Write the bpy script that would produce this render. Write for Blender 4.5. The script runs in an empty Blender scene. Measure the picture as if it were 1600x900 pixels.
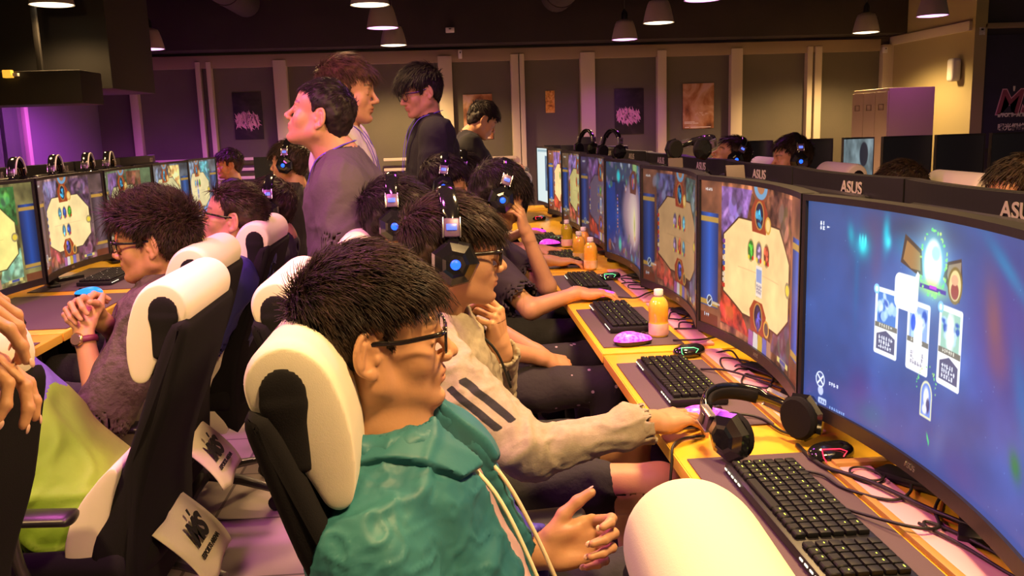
import bpy, bmesh, math, random
import numpy as np
from mathutils import Vector, Matrix
C = bpy.context.scene.collection
SC = bpy.context.scene
R = math.radians
rng = np.random.RandomState(7)
random.seed(7)

# ------------------------------------------------------------------ camera
FOC = 1400.0
CAMH = 1.38
_d = np.array([-107., 247., -1400.]); _d /= np.linalg.norm(_d)      # world Y seen by the camera
_u = np.array([-260., 8150., 1400.]); _u -= _u.dot(_d) * _d; _u /= np.linalg.norm(_u)
_x = np.cross(_d, _u)
RW = np.array([_x, _d, _u])                                           # world <- camera
cam_data = bpy.data.cameras.new('camera'); cam_data.lens = FOC * 36 / 1600; cam_data.sensor_width = 36
cam_data.clip_start = 0.02
cam = bpy.data.objects.new('camera', cam_data); C.objects.link(cam)
cam.matrix_world = Matrix([list(RW[0]) + [0], list(RW[1]) + [0], list(RW[2]) + [CAMH], [0, 0, 0, 1]])
SC.camera = cam
SC.view_settings.view_transform = 'Standard'; SC.view_settings.look = 'None'
SC.view_settings.gamma = 1; SC.view_settings.use_curve_mapping = False
SC.view_settings.exposure = 0.12
SC.cycles.use_denoising = True
SC.cycles.max_bounces = 6; SC.cycles.diffuse_bounces = 3; SC.cycles.glossy_bounces = 3
SC.cycles.transmission_bounces = 5; SC.cycles.transparent_max_bounces = 8
SC.cycles.sample_clamp_indirect = 4.0; SC.cycles.caustics_reflective = False; SC.cycles.caustics_refractive = False
world = bpy.data.worlds.new('world'); SC.world = world; world.use_nodes = True
world.node_tree.nodes['Background'].inputs[0].default_value = (1.0, 0.68, 0.46, 1)
world.node_tree.nodes['Background'].inputs[1].default_value = 0.075

WARM = (1.0, 0.62, 0.25); PURP = (0.72, 0.09, 1.0); PINK = (1.0, 0.16, 0.72)
def area(name, loc, tgt, size, power, col, spread=180):
    l = bpy.data.lights.new(name, 'AREA'); l.shape = 'DISK'; l.size = size; l.energy = power; l.color = col; l.spread = R(spread)
    o = bpy.data.objects.new(name, l); C.objects.link(o); o.location = loc
    o.rotation_euler = (Vector(tgt) - Vector(loc)).to_track_quat('-Z', 'Y').to_euler(); return o
# the ceiling lamps above and behind the camera (the room's lamp grid goes on there)
LAMPS_OFF = [  # x, y, z, size, power, colour, target
    (0.55, 0.70, 2.35, .28, 36, WARM, (0.45, 1.1, 0.8)),
    (0.75, 2.35, 2.32, .28, 34, WARM, (0.6, 2.3, 0.8)),
    (-0.55, 1.75, 2.35, .28, 15, PINK, (-0.5, 2.0, 0.4)),
    (-1.55, 2.75, 2.32, .28, 22, PINK, (-0.8, 3.1, 1.1)),
    (-1.35, 1.1, 2.35, .28, 28, WARM, (-1.0, 2.2, 0.7)),
    (0.35, 3.75, 2.32, .28, 5, PURP, (0.2, 3.6, 0.8)),
    (-0.55, 4.4, 2.32, .28, 18, WARM, (-0.6, 4.2, 0.8)),
    (1.9, 2.2, 2.32, .28, 8, WARM, (1.7, 2.6, 0.8)),
    (-2.2, 4.6, 2.32, .28, 12, WARM, (-1.8, 4.4, 0.8)),
]

# ------------------------------------------------------------------ pixel -> point in the room
def ray(px, py):
    v = RW @ np.array([(px - 800) / FOC, (450 - py) / FOC, -1.0]); return v
def at(px, py, Y):
    v = ray(px, py); t = Y / v[1]; return Vector((v[0] * t, Y, CAMH + v[2] * t))
def atz(px, py, z):
    v = ray(px, py); t = (z - CAMH) / v[2]; return Vector((v[0] * t, v[1] * t, z))
def atx(px, py, X):
    v = ray(px, py); t = X / v[0]; return Vector((X, v[1] * t, CAMH + v[2] * t))

# ------------------------------------------------------------------ materials
def mat(name, col, rough=.6, metal=0, emit=None, es=1.0, bump=0, bscale=60, mix=None, mscale=8, spec=.5, sss=0, coat=0, sheen=0, alpha=None, trans=0, stretch=None):
    m = bpy.data.materials.new(name); m.use_nodes = True; nt = m.node_tree; b = nt.nodes['Principled BSDF']
    b.inputs['Base Color'].default_value = (*col, 1); b.inputs['Roughness'].default_value = rough
    b.inputs['Metallic'].default_value = metal; b.inputs['Specular IOR Level'].default_value = spec
    if sss: b.inputs['Subsurface Weight'].default_value = sss; b.inputs['Subsurface Radius'].default_value = (.012, .005, .003); b.inputs['Subsurface Scale'].default_value = 1
    if coat: b.inputs['Coat Weight'].default_value = coat; b.inputs['Coat Roughness'].default_value = .1
    if sheen: b.inputs['Sheen Weight'].default_value = sheen
    if trans: b.inputs['Transmission Weight'].default_value = trans
    if emit: b.inputs['Emission Color'].default_value = (*emit, 1); b.inputs['Emission Strength'].default_value = es
    tc = nt.nodes.new('ShaderNodeTexCoord'); src = tc.outputs['Object']
    if stretch:
        mp = nt.nodes.new('ShaderNodeMapping'); mp.inputs['Scale'].default_value = stretch
        nt.links.new(src, mp.inputs[0]); src = mp.outputs[0]
    if mix:
        n = nt.nodes.new('ShaderNodeTexNoise'); n.inputs['Scale'].default_value = mscale; n.inputs['Detail'].default_value = 4
        nt.links.new(src, n.inputs['Vector'])
        r = nt.nodes.new('ShaderNodeValToRGB'); r.color_ramp.elements[0].position = .35; r.color_ramp.elements[1].position = .65
        r.color_ramp.elements[0].color = (*col, 1); r.color_ramp.elements[1].color = (*mix, 1)
        nt.links.new(n.outputs[0], r.inputs[0]); nt.links.new(r.outputs[0], b.inputs['Base Color'])
    if bump:
        n2 = nt.nodes.new('ShaderNodeTexNoise'); n2.inputs['Scale'].default_value = bscale; n2.inputs['Detail'].default_value = 5
        nt.links.new(src, n2.inputs['Vector'])
        bp = nt.nodes.new('ShaderNodeBump'); bp.inputs['Strength'].default_value = bump; bp.inputs['Distance'].default_value = .01
        nt.links.new(n2.outputs[0], bp.inputs['Height']); nt.links.new(bp.outputs[0], b.inputs['Normal'])
    return m
M = {}
M['black'] = mat('black_plastic', (.012, .011, .013), .38)
M['black_gloss'] = mat('gloss_black_plastic', (.01, .01, .012), .12, coat=.6)
M['black_matte'] = mat('matte_black', (.014, .012, .013), .8)
M['mesh'] = mat('black_chair_fabric', (.012, .011, .013), .95, bump=.10, bscale=500, spec=.15)
M['cream'] = mat('cream_knit_fabric', (.80, .74, .60), .85, bump=.07, bscale=700, sheen=.1)
M['piping'] = mat('dark_cream_piping', (.52, .45, .34), .85)
M['desk'] = mat('yellow_desk_laminate', (.86, .50, .035), .32, bump=.03, bscale=30)
M['desk_edge'] = mat('yellow_desk_edge', (.92, .62, .06), .4)
M['pink'] = mat('pink_cable_cover', (.82, .42, .50), .5)
M['pad'] = mat('purple_grey_mouse_mat', (.10, .065, .085), .8, bump=.1, bscale=300)
M['wood'] = mat('tan_wood_strip', (.45, .25, .07), .5)
M['key'] = mat('black_keycap', (.008, .008, .009), .55, spec=.25)
M['led_y'] = mat('yellow_key_light', (.1, .1, .02), .5, emit=(.85, .95, .1), es=1.6)
M['led_w'] = mat('white_key_light', (.1, .1, .1), .5, emit=(1, .9, .7), es=1.4)
M['led_m'] = mat('magenta_mouse_light', (.5, .0, .4), .35, emit=(1.0, .04, .85), es=.75, mix=(.9, .3, .8), mscale=120)
M['led_b'] = mat('blue_light', (0, .02, .3), .4, emit=(.01, .08, 1.0), es=3.0)
M['led_c'] = mat('cyan_light', (0, .1, .3), .4, emit=(.02, .35, 1.0), es=1.1)
M['led_r'] = mat('red_light', (.3, 0, .02), .4, emit=(1.0, .02, .06), es=2.2)
M['led_g'] = mat('green_light', (.0, .2, .05), .4, emit=(.2, 1.0, .35), es=1.5)
M['metal'] = mat('brushed_steel', (.55, .53, .5), .3, 1)
M['gun'] = mat('gunmetal', (.12, .11, .12), .35, .8)
M['purplem'] = mat('purple_grey_paint', (.16, .1, .2), .35, .3)
M['white'] = mat('white_plastic', (.8, .78, .75), .45)
M['ink'] = mat('black_print', (.01, .01, .01), .6)
M['cloth_tag'] = mat('cream_cotton_flag', (.80, .72, .58), .85, bump=.15, bscale=300)
M['glass'] = mat('spectacle_lens', (1, 1, 1), .02)
_nt = M['glass'].node_tree; _tr = _nt.nodes.new('ShaderNodeBsdfTransparent'); _gl = _nt.nodes.new('ShaderNodeBsdfGlossy'); _gl.inputs['Roughness'].default_value = .03; _mx = _nt.nodes.new('ShaderNodeMixShader'); _mx.inputs[0].default_value = .10
_nt.links.new(_tr.outputs[0], _mx.inputs[1]); _nt.links.new(_gl.outputs[0], _mx.inputs[2]); _nt.links.new(_mx.outputs[0], _nt.nodes['Material Output'].inputs[0])
M['frame'] = mat('black_spectacle_frame', (.012, .009, .008), .18, coat=.5)
M['cable'] = mat('black_cable', (.012, .01, .012), .5)

# ------------------------------------------------------------------ mesh helpers
def link(o, parent=None):
    C.objects.link(o)
    if parent is not None: o.parent = parent
    return o
def pydata(name, v, f, m, parent=None, smooth=False, idx=None):
    me = bpy.data.meshes.new(name); v = np.asarray(v, dtype=np.float32)
    if isinstance(f, np.ndarray) and len(f):
        me.vertices.add(len(v)); me.vertices.foreach_set('co', v.ravel())
        k = f.shape[1]; me.loops.add(f.size); me.polygons.add(len(f))
        me.loops.foreach_set('vertex_index', f.ravel().astype(np.int32))
        me.polygons.foreach_set('loop_start', np.arange(0, f.size, k, dtype=np.int32))
        me.update(calc_edges=True)
    else:
        me.from_pydata([tuple(p) for p in v], [], [tuple(int(i) for i in q) for q in f]); me.update()
    if smooth: me.polygons.foreach_set('use_smooth', np.ones(len(me.polygons), dtype=bool))
    ms = m if isinstance(m, (list, tuple)) else [m]
    for k in ms: me.materials.append(k)
    if idx is not None: me.polygons.foreach_set('material_index', np.asarray(idx, dtype=np.int32))
    o = bpy.data.objects.new(name, me); return link(o, parent)
def finish(name, bm, m, parent=None, smooth=True, angle=40):
    bmesh.ops.recalc_face_normals(bm, faces=bm.faces)
    me = bpy.data.meshes.new(name); bm.to_mesh(me); bm.free()
    for k in (m if isinstance(m, (list, tuple)) else [m]): me.materials.append(k)
    if smooth:
        me.polygons.foreach_set('use_smooth', np.ones(len(me.polygons), dtype=bool))
        try: me.set_sharp_from_angle(angle=R(angle))
        except Exception: pass
    return link(bpy.data.objects.new(name, me), parent)
def bbox(bm, c, s, rot=None, bevel=0, seg=2, mi=0):
    t = bmesh.new(); bmesh.ops.create_cube(t, size=1)
    for v in t.verts: v.co = Vector((v.co.x * s[0], v.co.y * s[1], v.co.z * s[2]))
    if bevel: bmesh.ops.bevel(t, geom=list(t.edges), offset=bevel, segments=seg, affect='EDGES', profile=.6)
    Mx = Matrix.Translation(Vector(c)) @ (rot.to_4x4() if rot is not None else Matrix())
    add_bm(bm, t, Mx, mi)
def add_bm(bm, t, Mx=Matrix(), mi=0):
    vs = [bm.verts.new(Mx @ v.co) for v in t.verts]; t.verts.index_update()
    for f in t.faces:
        try:
            nf = bm.faces.new([vs[v.index] for v in f.verts]); nf.material_index = mi
        except ValueError: pass
    t.free()
def box(name, c, s, m, parent=None, bevel=.004, rot=None):
    bm = bmesh.new(); bbox(bm, c, s, rot, min(bevel, min(s) * .45)); return finish(name, bm, m, parent)
def tube_pts(pts, rad, n=8, flat=None, up=None, cap=True):
    """rings along a polyline; rad number/list/(a,b) pairs"""
    P = [Vector(p) for p in pts]; V = []; F = []; N = len(P)
    ref = Vector(up) if up is not None else Vector((0, 0, 1))
    prev = None
    for i, p in enumerate(P):
        t = (P[min(i + 1, N - 1)] - P[max(i - 1, 0)]).normalized()
        a = ref - t * ref.dot(t) if prev is None or up is not None else prev - t * prev.dot(t)
        if a.length < 1e-4: a = t.orthogonal()
        a.normalize(); prev = a; b = t.cross(a)
        r = rad[i] if isinstance(rad, (list, tuple)) and len(rad) == N else rad
        ra, rb = r if isinstance(r, (list, tuple)) else (r, r)
        for k in range(n):
            th = 2 * math.pi * k / n; V.append(p + a * (ra * math.cos(th)) + b * (rb * math.sin(th)))
    for i in range(N - 1):
        for k in range(n):
            F.append((i * n + k, i * n + (k + 1) % n, (i + 1) * n + (k + 1) % n, (i + 1) * n + k))
    if cap: F.append(tuple(range(n))[::-1]); F.append(tuple(range((N - 1) * n, N * n)))
    return V, F
def tube(name, pts, rad, m, parent=None, n=8, up=None):
    V, F = tube_pts(pts, rad, n, up=up); return pydata(name, V, F, m, parent, True)
def smooth_path(pts, k=6):
    P = [Vector(p) for p in pts]; out = []
    for i in range(len(P) - 1):
        p0, p1, p2, p3 = P[max(i - 1, 0)], P[i], P[i + 1], P[min(i + 2, len(P) - 1)]
        for j in range(k):
            t = j / k
            out.append(.5 * ((2 * p1) + (p2 - p0) * t + (2 * p0 - 5 * p1 + 4 * p2 - p3) * t * t + (3 * p1 - p0 - 3 * p2 + p3) * t ** 3))
    out.append(P[-1]); return out
def lathe(name, prof, m, parent=None, n=24, loc=(0, 0, 0), rot=None, closed=False):
    V = []; F = []; L = Vector(loc)
    for r, z in prof:
        for k in range(n):
            a = 2 * math.pi * k / n; p = Vector((r * math.cos(a), r * math.sin(a), z))
            if rot is not None: p = rot @ p
            V.append(p + L)
    for i in range(len(prof) - 1):
        for k in range(n): F.append((i * n + k, i * n + (k + 1) % n, (i + 1) * n + (k + 1) % n, (i + 1) * n + k))
    if closed: F.append(tuple(range(n))[::-1]); F.append(tuple(range((len(prof) - 1) * n, len(prof) * n)))
    o = pydata(name, V, F, m, parent, True)
    try: o.data.set_sharp_from_angle(angle=R(45))
    except Exception: pass
    return o
def prism(bm, poly, y0, y1, bevel=0, seg=3, mi=0, Mx=Matrix()):
    """poly in (x,z), extruded along y"""
    t = bmesh.new(); a = [t.verts.new((x, y0, z)) for x, z in poly]; b = [t.verts.new((x, y1, z)) for x, z in poly]
    n = len(poly); t.faces.new(a); t.faces.new(b[::-1])
    for i in range(n): t.faces.new((a[i], b[i], b[(i + 1) % n], a[(i + 1) % n]))
    bmesh.ops.recalc_face_normals(t, faces=t.faces)
    if bevel:
        es = [e for e in t.edges if len(e.link_faces) == 2 and abs(e.verts[0].co.y - e.verts[1].co.y) < 1e-6]
        bmesh.ops.bevel(t, geom=es, offset=bevel, segments=seg, affect='EDGES', profile=.5)
    add_bm(bm, t, Mx, mi)
def empty(name, loc=(0, 0, 0), rz=0, label=None, cat=None, group=None):
    o = bpy.data.objects.new(name, None); C.objects.link(o); o.location = loc; o.rotation_euler = (0, 0, rz); o.empty_display_size = .1
    return tag(o, label, cat, group)
def tag(o, label=None, cat=None, group=None, kind=None):
    if label: o['label'] = label
    if cat: o['category'] = cat
    if group: o['group'] = group
    if kind: o['kind'] = kind
    return o
def kids(o): return [c for c in bpy.data.objects if c.parent == o]
def copy_tree(o, parent=None, table=None):
    c = o.copy(); C.objects.link(c)
    if parent is not None: c.parent = parent
    for ch in TREE.get(o.name, []) or kids(o): copy_tree(ch, c)
    return c
TREE = {}
def dup(root, loc, rz=0, label=None, group=None, scale=None):
    c = copy_tree(root); c.location = loc; c.rotation_euler = (0, 0, rz)
    if label: c['label'] = label
    if group: c['group'] = group
    return c
def struct(o): o['kind'] = 'structure'; return o
def text(name, s, size, M4, m, parent=None, ext=.0006, shear=0, bold=0, align='CENTER'):
    key = (s, size, ext, shear, bold, align, m.name)
    if key in TXT: return _text_obj(name, TXT[key], M4, parent)
    cu = bpy.data.curves.new(name, 'FONT'); cu.body = s; cu.size = size; cu.extrude = ext; cu.shear = shear; cu.offset = bold
    cu.align_x = align; cu.align_y = 'CENTER'; cu.materials.append(m)
    o = bpy.data.objects.new(name, cu); C.objects.link(o)
    bpy.context.view_layer.update(); dg = bpy.context.evaluated_depsgraph_get(); me = bpy.data.meshes.new_from_object(o.evaluated_get(dg), depsgraph=dg)
    bpy.data.objects.remove(o); TXT[key] = me
    return _text_obj(name, me, M4, parent)
TXT = {}
def _text_obj(name, me, M4, parent):
    o = bpy.data.objects.new(name, me); C.objects.link(o)
    if parent is not None: o.parent = parent
    o.matrix_local = M4; return o
def frame(o, x, y):
    """matrix with origin o, local x and y axes"""
    x = Vector(x).normalized(); z = x.cross(Vector(y)).normalized(); y = z.cross(x)
    return Matrix([[x[i], y[i], z[i], o[i]] for i in range(3)] + [[0, 0, 0, 1]])
# ------------------------------------------------------------------ distance-field modelling (people, clothes)
F32 = np.float32
def nrm(v): v = np.asarray(v, float); return v / (np.linalg.norm(v) + 1e-12)
class Prims(list):
    def add(s, fn, k=.01, op='+'): s.append((fn, k, op)); return s
    def cone(s, a, b, ra, rb=None, k=.01, op='+'):
        a = np.array(a, F32); b = np.array(b, F32); rb = ra if rb is None else rb; ba = b - a; L = max(float(ba @ ba), 1e-9)
        def fn(P):
            pa = P - a; h = np.clip((pa @ ba) / L, 0, 1); q = pa - h[..., None] * ba
            return np.sqrt((q * q).sum(-1)) - (ra + (rb - ra) * h)
        return s.add(fn, k, op)
    def ell(s, c, r, Rm=None, k=.01, op='+'):
        c = np.array(c, F32); r = np.array(r, F32); Rm = np.eye(3, dtype=F32) if Rm is None else np.array(Rm, F32)
        def fn(P):
            q = (P - c) @ Rm; k0 = np.sqrt(((q / r) ** 2).sum(-1)); k1 = np.sqrt(((q / r ** 2) ** 2).sum(-1)) + 1e-9
            return k0 * (k0 - 1) / k1
        return s.add(fn, k, op)
    def fcone(s, a, b, w, ra, rb, k=.01, op='+'):
        """flattened tapered capsule; w = width direction, ra/rb = (half width, half depth) at each end"""
        a = np.array(a, F32); b = np.array(b, F32); ba = b - a; Ln = float(np.linalg.norm(ba)); t = ba / Ln
        w = np.array(w, F32); w = w - t * (w @ t); w /= np.linalg.norm(w); n = np.cross(t, w).astype(F32)
        ra = np.array(ra, F32); rb = np.array(rb, F32)
        def fn(P):
            pa = P - a; x = pa @ t; h = np.clip(x / Ln, 0, 1); o = x - h * Ln
            rw = ra[0] + (rb[0] - ra[0]) * h; rd = ra[1] + (rb[1] - ra[1]) * h; rm = np.minimum(rw, rd) * 1.0
            u = pa @ w; v = pa @ n
            k0 = np.sqrt((u / rw) ** 2 + (v / rd) ** 2 + (o / rm) ** 2)
            k1 = np.sqrt((u / rw ** 2) ** 2 + (v / rd ** 2) ** 2 + (o / rm ** 2) ** 2) + 1e-9
            return np.where(k0 < 1e-3, -rm, k0 * (k0 - 1) / k1)
        return s.add(fn, k, op)
    def plane(s, p, n, k=.004, op='-'):
        p = np.array(p, F32); n = np.array(nrm(n), F32)
        def fn(P): return -((P - p) @ n)
        return s.add(fn, k, op)          # op '-' removes the side the normal points to
def blend(D, d, k, op):
    if op == '+':
        h = np.clip(.5 + .5 * (D - d) / k, 0, 1); return D + (d - D) * h - k * h * (1 - h)
    if op == '-':
        h = np.clip(.5 - .5 * (D + d) / k, 0, 1); return D + (-d - D) * h + k * h * (1 - h)
def evalp(prims, P):
    D = np.full(P.shape[:-1], 1e3, F32)
    for fn, k, op in prims:
        D = blend(D, fn(P), k, op) if op != '+' or D.min() < 999 else fn(P)
    return D
def surface(prims, lo, hi, h, skip=None):
    lo = np.array(lo, float); hi = np.array(hi, float); B = 8
    nb = np.ceil((hi - lo) / (h * B)).astype(int); n = nb * B
    gi = np.stack(np.meshgrid(*[np.arange(k) for k in nb], indexing='ij'), -1).reshape(-1, 3)
    cen = (lo + (gi * B + (B - 1) / 2) * h).astype(F32); hd = h * B * .87 * 1.25
    ds = [(fn(cen)) for fn, k, op in prims]
    D = np.full(len(cen), 1e3, F32)
    for (fn, k, op), d in zip(prims, ds): D = np.minimum(D, d - 0) if op == '+' else D
    Dp = np.full(len(cen), 1e3, F32)
    for (fn, k, op), d in zip(prims, ds): Dp = blend(Dp, d, k, op) if (op != '+' or Dp.min() < 999) else d.copy()
    act = np.where(np.abs(Dp) < hd + .012)[0]
    V = np.empty(n, F32)
    V.reshape(nb[0], B, nb[1], B, nb[2], B)[:] = Dp.reshape(nb)[:, None, :, None, :, None]
    off = np.stack(np.meshgrid(*[np.arange(B)] * 3, indexing='ij'), -1).reshape(-1, 3)
    CH = 3000
    for c0 in range(0, len(act), CH):
        a = act[c0:c0 + CH]; P = (lo + (gi[a][:, None, :] * B + off[None]) * h).astype(F32)
        E = np.full(P.shape[:2], 1e3, F32); first = True
        for (fn, k, op), d in zip(prims, ds):
            m = np.where(np.abs(d[a]) * (1 if op == '-' else 0) + (d[a] if op == '+' else 0) < hd + k + (np.maximum(D[a], 0) if op == '+' else .02) + (0 if op == '+' else k))[0]
            if op == '-': m = np.where(d[a] < hd + k + .01)[0]
            if not len(m): continue
            e = fn(P[m]); Em = E[m]
            E[m] = np.where(Em > 900, e, blend(Em, e, k, op)) if op == '+' else np.where(Em > 900, Em, blend(Em, e, k, op))
        g = gi[a]
        V6 = V.reshape(nb[0], B, nb[1], B, nb[2], B)
        V6[g[:, 0], :, g[:, 1], :, g[:, 2], :] = E.reshape(-1, B, B, B)
    I = V < 0
    # closed at the border of the grid
    I[0] = I[-1] = False; I[:, 0] = I[:, -1] = False; I[:, :, 0] = I[:, :, -1] = False
    V = np.where(I, np.minimum(V, -1e-6), np.maximum(V, 1e-6))
    s = np.zeros(np.array(n) - 1, np.int8)
    for dx in (0, 1):
        for dy in (0, 1):
            for dz in (0, 1): s += I[dx:n[0] - 1 + dx, dy:n[1] - 1 + dy, dz:n[2] - 1 + dz]
    cells = np.argwhere((s > 0) & (s < 8))
    if not len(cells): return np.zeros((0, 3)), np.zeros((0, 4), int)
    cv = np.stack([V[cells[:, 0] + dx, cells[:, 1] + dy, cells[:, 2] + dz] for dx in (0, 1) for dy in (0, 1) for dz in (0, 1)], 1)
    cor = np.array([(dx, dy, dz) for dx in (0, 1) for dy in (0, 1) for dz in (0, 1)], float)
    acc = np.zeros((len(cells), 3)); cnt = np.zeros(len(cells))
    for i in range(8):
        for j in range(i + 1, 8):
            if np.abs(cor[i] - cor[j]).sum() != 1: continue
            a, b = cv[:, i], cv[:, j]; m = (a < 0) != (b < 0); t = np.where(m, a / np.where(m, a - b, 1), 0)
            acc += np.where(m[:, None], cor[i] + (cor[j] - cor[i]) * t[:, None], 0); cnt += m
    P = lo + (cells + acc / cnt[:, None]) * h
    idx = np.full(np.array(n) - 1, -1, np.int32); idx[tuple(cells.T)] = np.arange(len(cells))
    Q = []
    for ax in range(3):
        o = [a for a in range(3) if a != ax]
        sl0 = [slice(1, -1)] * 3; sl1 = [slice(1, -1)] * 3; sl0[ax] = slice(0, -1); sl1[ax] = slice(1, None)
        A = I[tuple(sl0)]; Bq = I[tuple(sl1)]; e = np.argwhere(A != Bq)
        if not len(e): continue
        fl = A[tuple(e.T)]; c = e.copy(); c[:, o[0]] += 1; c[:, o[1]] += 1
        def cell(d0, d1):
            q = c.copy(); q[:, o[0]] -= d0; q[:, o[1]] -= d1; return idx[tuple(q.T)]
        q = np.stack([cell(1, 1), cell(0, 1), cell(0, 0), cell(1, 0)], 1)
        if ax == 1: fl = ~fl
        q[~fl] = q[~fl][:, ::-1]; Q.append(q)
    Q = np.concatenate(Q); Q = Q[(Q >= 0).all(1)]
    if skip is not None:
        cq = P[Q].mean(1); keep = ~skip(cq); Q = Q[keep]
        used = np.unique(Q); re = np.full(len(P), -1); re[used] = np.arange(len(used)); P = P[used]; Q = re[Q]
    return P, Q
def vnormals(P, Q):
    n = np.cross(P[Q[:, 2]] - P[Q[:, 0]], P[Q[:, 3]] - P[Q[:, 1]]); N = np.zeros_like(P)
    for i in range(4): np.add.at(N, Q[:, i], n)
    return N / (np.linalg.norm(N, axis=1, keepdims=True) + 1e-12)
_tab = np.random.RandomState(3).rand(4096).astype(F32)
def vnoise(P):
    P = np.asarray(P, float); i = np.floor(P).astype(np.int64); f = P - i; f = f * f * (3 - 2 * f); r = 0
    for dx in (0, 1):
        for dy in (0, 1):
            for dz in (0, 1):
                hsh = ((i[:, 0] + dx) * 73856093 ^ (i[:, 1] + dy) * 19349663 ^ (i[:, 2] + dz) * 83492791) & 4095
                r = r + _tab[hsh] * (f[:, 0] if dx else 1 - f[:, 0]) * (f[:, 1] if dy else 1 - f[:, 1]) * (f[:, 2] if dz else 1 - f[:, 2])
    return r * 2 - 1
def fbm(P, o=3):
    r = 0; a = 1
    for k in range(o): r = r + a * vnoise(P * 2 ** k + 17.3 * k); a *= .5
    return r
def wrinkle(P, N, amp, sc=9, stretch=(1, 1, 1), seed=0.0, width=.22):
    q = P * np.array(stretch) * sc + seed
    w = np.stack([fbm(q * .6 + 5, 2), fbm(q * .6 + 31, 2), fbm(q * .6 + 77, 2)], 1)
    v = vnoise(q + w * .9); v2 = vnoise(q * 1.9 + w * .7 + 9)
    d = np.exp(-(v / width) ** 2) + .45 * np.exp(-(v2 / width) ** 2) - .55
    return P + N * (d * amp)[:, None]
def attr(o, name, vals):
    a = o.data.attributes.new(name, 'FLOAT', 'POINT'); a.data.foreach_set('value', np.asarray(vals, dtype=np.float32))

class Fr:
    """local frame: origin O, axes matrix A (columns = local x,y,z in the room), scale s"""
    def __init__(s, O, A, sc=1.0): s.O = np.array(O, float); s.A = np.array(A, float); s.s = sc
    def p(s, *q): return s.O + s.A @ (np.array(q, float) * s.s)
    def v(s, *q): return s.A @ np.array(q, float)
    def loc(s, P): return ((P - s.O) @ s.A) / s.s
def head_axes(yaw, pitch=0, roll=0):
    """yaw 0 faces +X, 180 faces -X; pitch + looks up"""
    return np.array(Matrix.Rotation(R(yaw), 3, 'Z') @ Matrix.Rotation(R(-pitch), 3, 'Y') @ Matrix.Rotation(R(roll), 3, 'X'))

def head_prims(S, g, fat=1.0, ears=True):
    s = g.s; A = g.A
    def E(c, r, k=.012, op='+', rot=None):
        S.ell(g.p(*c), np.array(r) * s, A if rot is None else A @ rot, k * s, op)
    def K(a, b, ra, rb, k=.01, op='+'): S.cone(g.p(*a), g.p(*b), ra * s, rb * s, k * s, op)
    E((-.008, 0, .045), (.094, .073, .077)); E((-.045, 0, .015), (.052, .062, .06), .03)
    E((.034, 0, .032), (.056, .059, .058), .02); E((.036, 0, -.028), (.049, .053 * fat, .058), .025)
    E((.036, 0, -.066), (.045, .043 * fat, .036), .025)
    for y in (1, -1):
        K((-.006, .049 * y * fat, -.052), (.064, .014 * y, -.090), .015, .0145, .03)
        K((-.004, .052 * y * fat, -.052), (.0, .056 * y, -.01), .014, .012, .03)
        E((.058, .036 * y * fat, -.026), (.020, .020, .020), .025)
    E((.076, 0, -.091), (.0165, .019, .015), .018)
    K((.0785, -.034, .021), (.0785, .034, .021), .011, .011, .014)
    for y in (1, -1):
        E((.098, .031 * y, .004), (.018, .017, .0115), .012, '-')
        E((.0725, .031 * y, .003), (.0135, .0145, .0125), .006)
        K((.0835, .020 * y, .009), (.0825, .043 * y, .0085), .0028, .0022, .004)
        K((.083, .022 * y, -.004), (.0815, .042 * y, -.003), .0025, .002, .004)
    E((.080, 0, -.054), (.0155, .029, .021), .014)
    K((.0860, 0, .014), (.1065, 0, -.022), .0062, .0085, .012)
    E((.1095, 0, -.0285), (.0100, .0100, .0090), .008)
    for y in (1, -1):
        E((.0990, .0130 * y, -.0325), (.0105, .0068, .0074), .006)
        E((.1055, .0066 * y, -.039), (.0045, .0030, .0035), .002, '-')
    E((.0905, 0, -.0535), (.0085, .0225, .0058), .005); E((.0885, 0, -.0655), (.0085, .0195, .0066), .005)
    E((.0995, 0, -.0592), (.0125, .026, .0011), .0022, '-')
    E((.099, 0, -.0785), (.0125, .022, .006), .010, '-')
    if ears:
        for y in (1, -1):
            rot = np.array(Matrix.Rotation(R(-24 * y), 3, 'Z') @ Matrix.Rotation(R(8), 3, 'Y'))
            ge = Fr(g.p(-.004, .0685 * y, -.004), A @ rot, s)
            S.ell(ge.p(-.012, .004 * y, 0), np.array((.0165, .0045, .028)) * s, ge.A, .006 * s)
            N = 17; pts = []
            for i in range(N):
                t = R(-35 + i * 225 / (N - 1)); rx = .0178; rz = .0285
                pts.append(ge.p(-.012 - rx * math.sin(t) * .95, (.0085 - .0006 * abs(i - 8)) * y, .003 + rz * math.cos(t)))
            pts = [ge.p(.003, .004 * y, .008), ge.p(.004, .005 * y, .016)] + pts
            for a, b in zip(pts[:-1], pts[1:]): S.cone(a, b, .0036 * s, .0036 * s, .004 * s)
            S.ell(ge.p(-.004, .0065 * y, -.028), np.array((.0075, .0044, .0085)) * s, ge.A, .006 * s)
            S.ell(ge.p(-.0085, .012 * y, -.002), np.array((.0105, .0075, .0165)) * s, ge.A, .003 * s, '-')
            S.cone(ge.p(-.020, .0085 * y, -.014), ge.p(-.017, .0085 * y, .016), .0032 * s, .0028 * s, .004 * s)
            S.ell(ge.p(.003, .0065 * y, -.006), np.array((.0045, .004, .007)) * s, ge.A, .003 * s)
    return S

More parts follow.
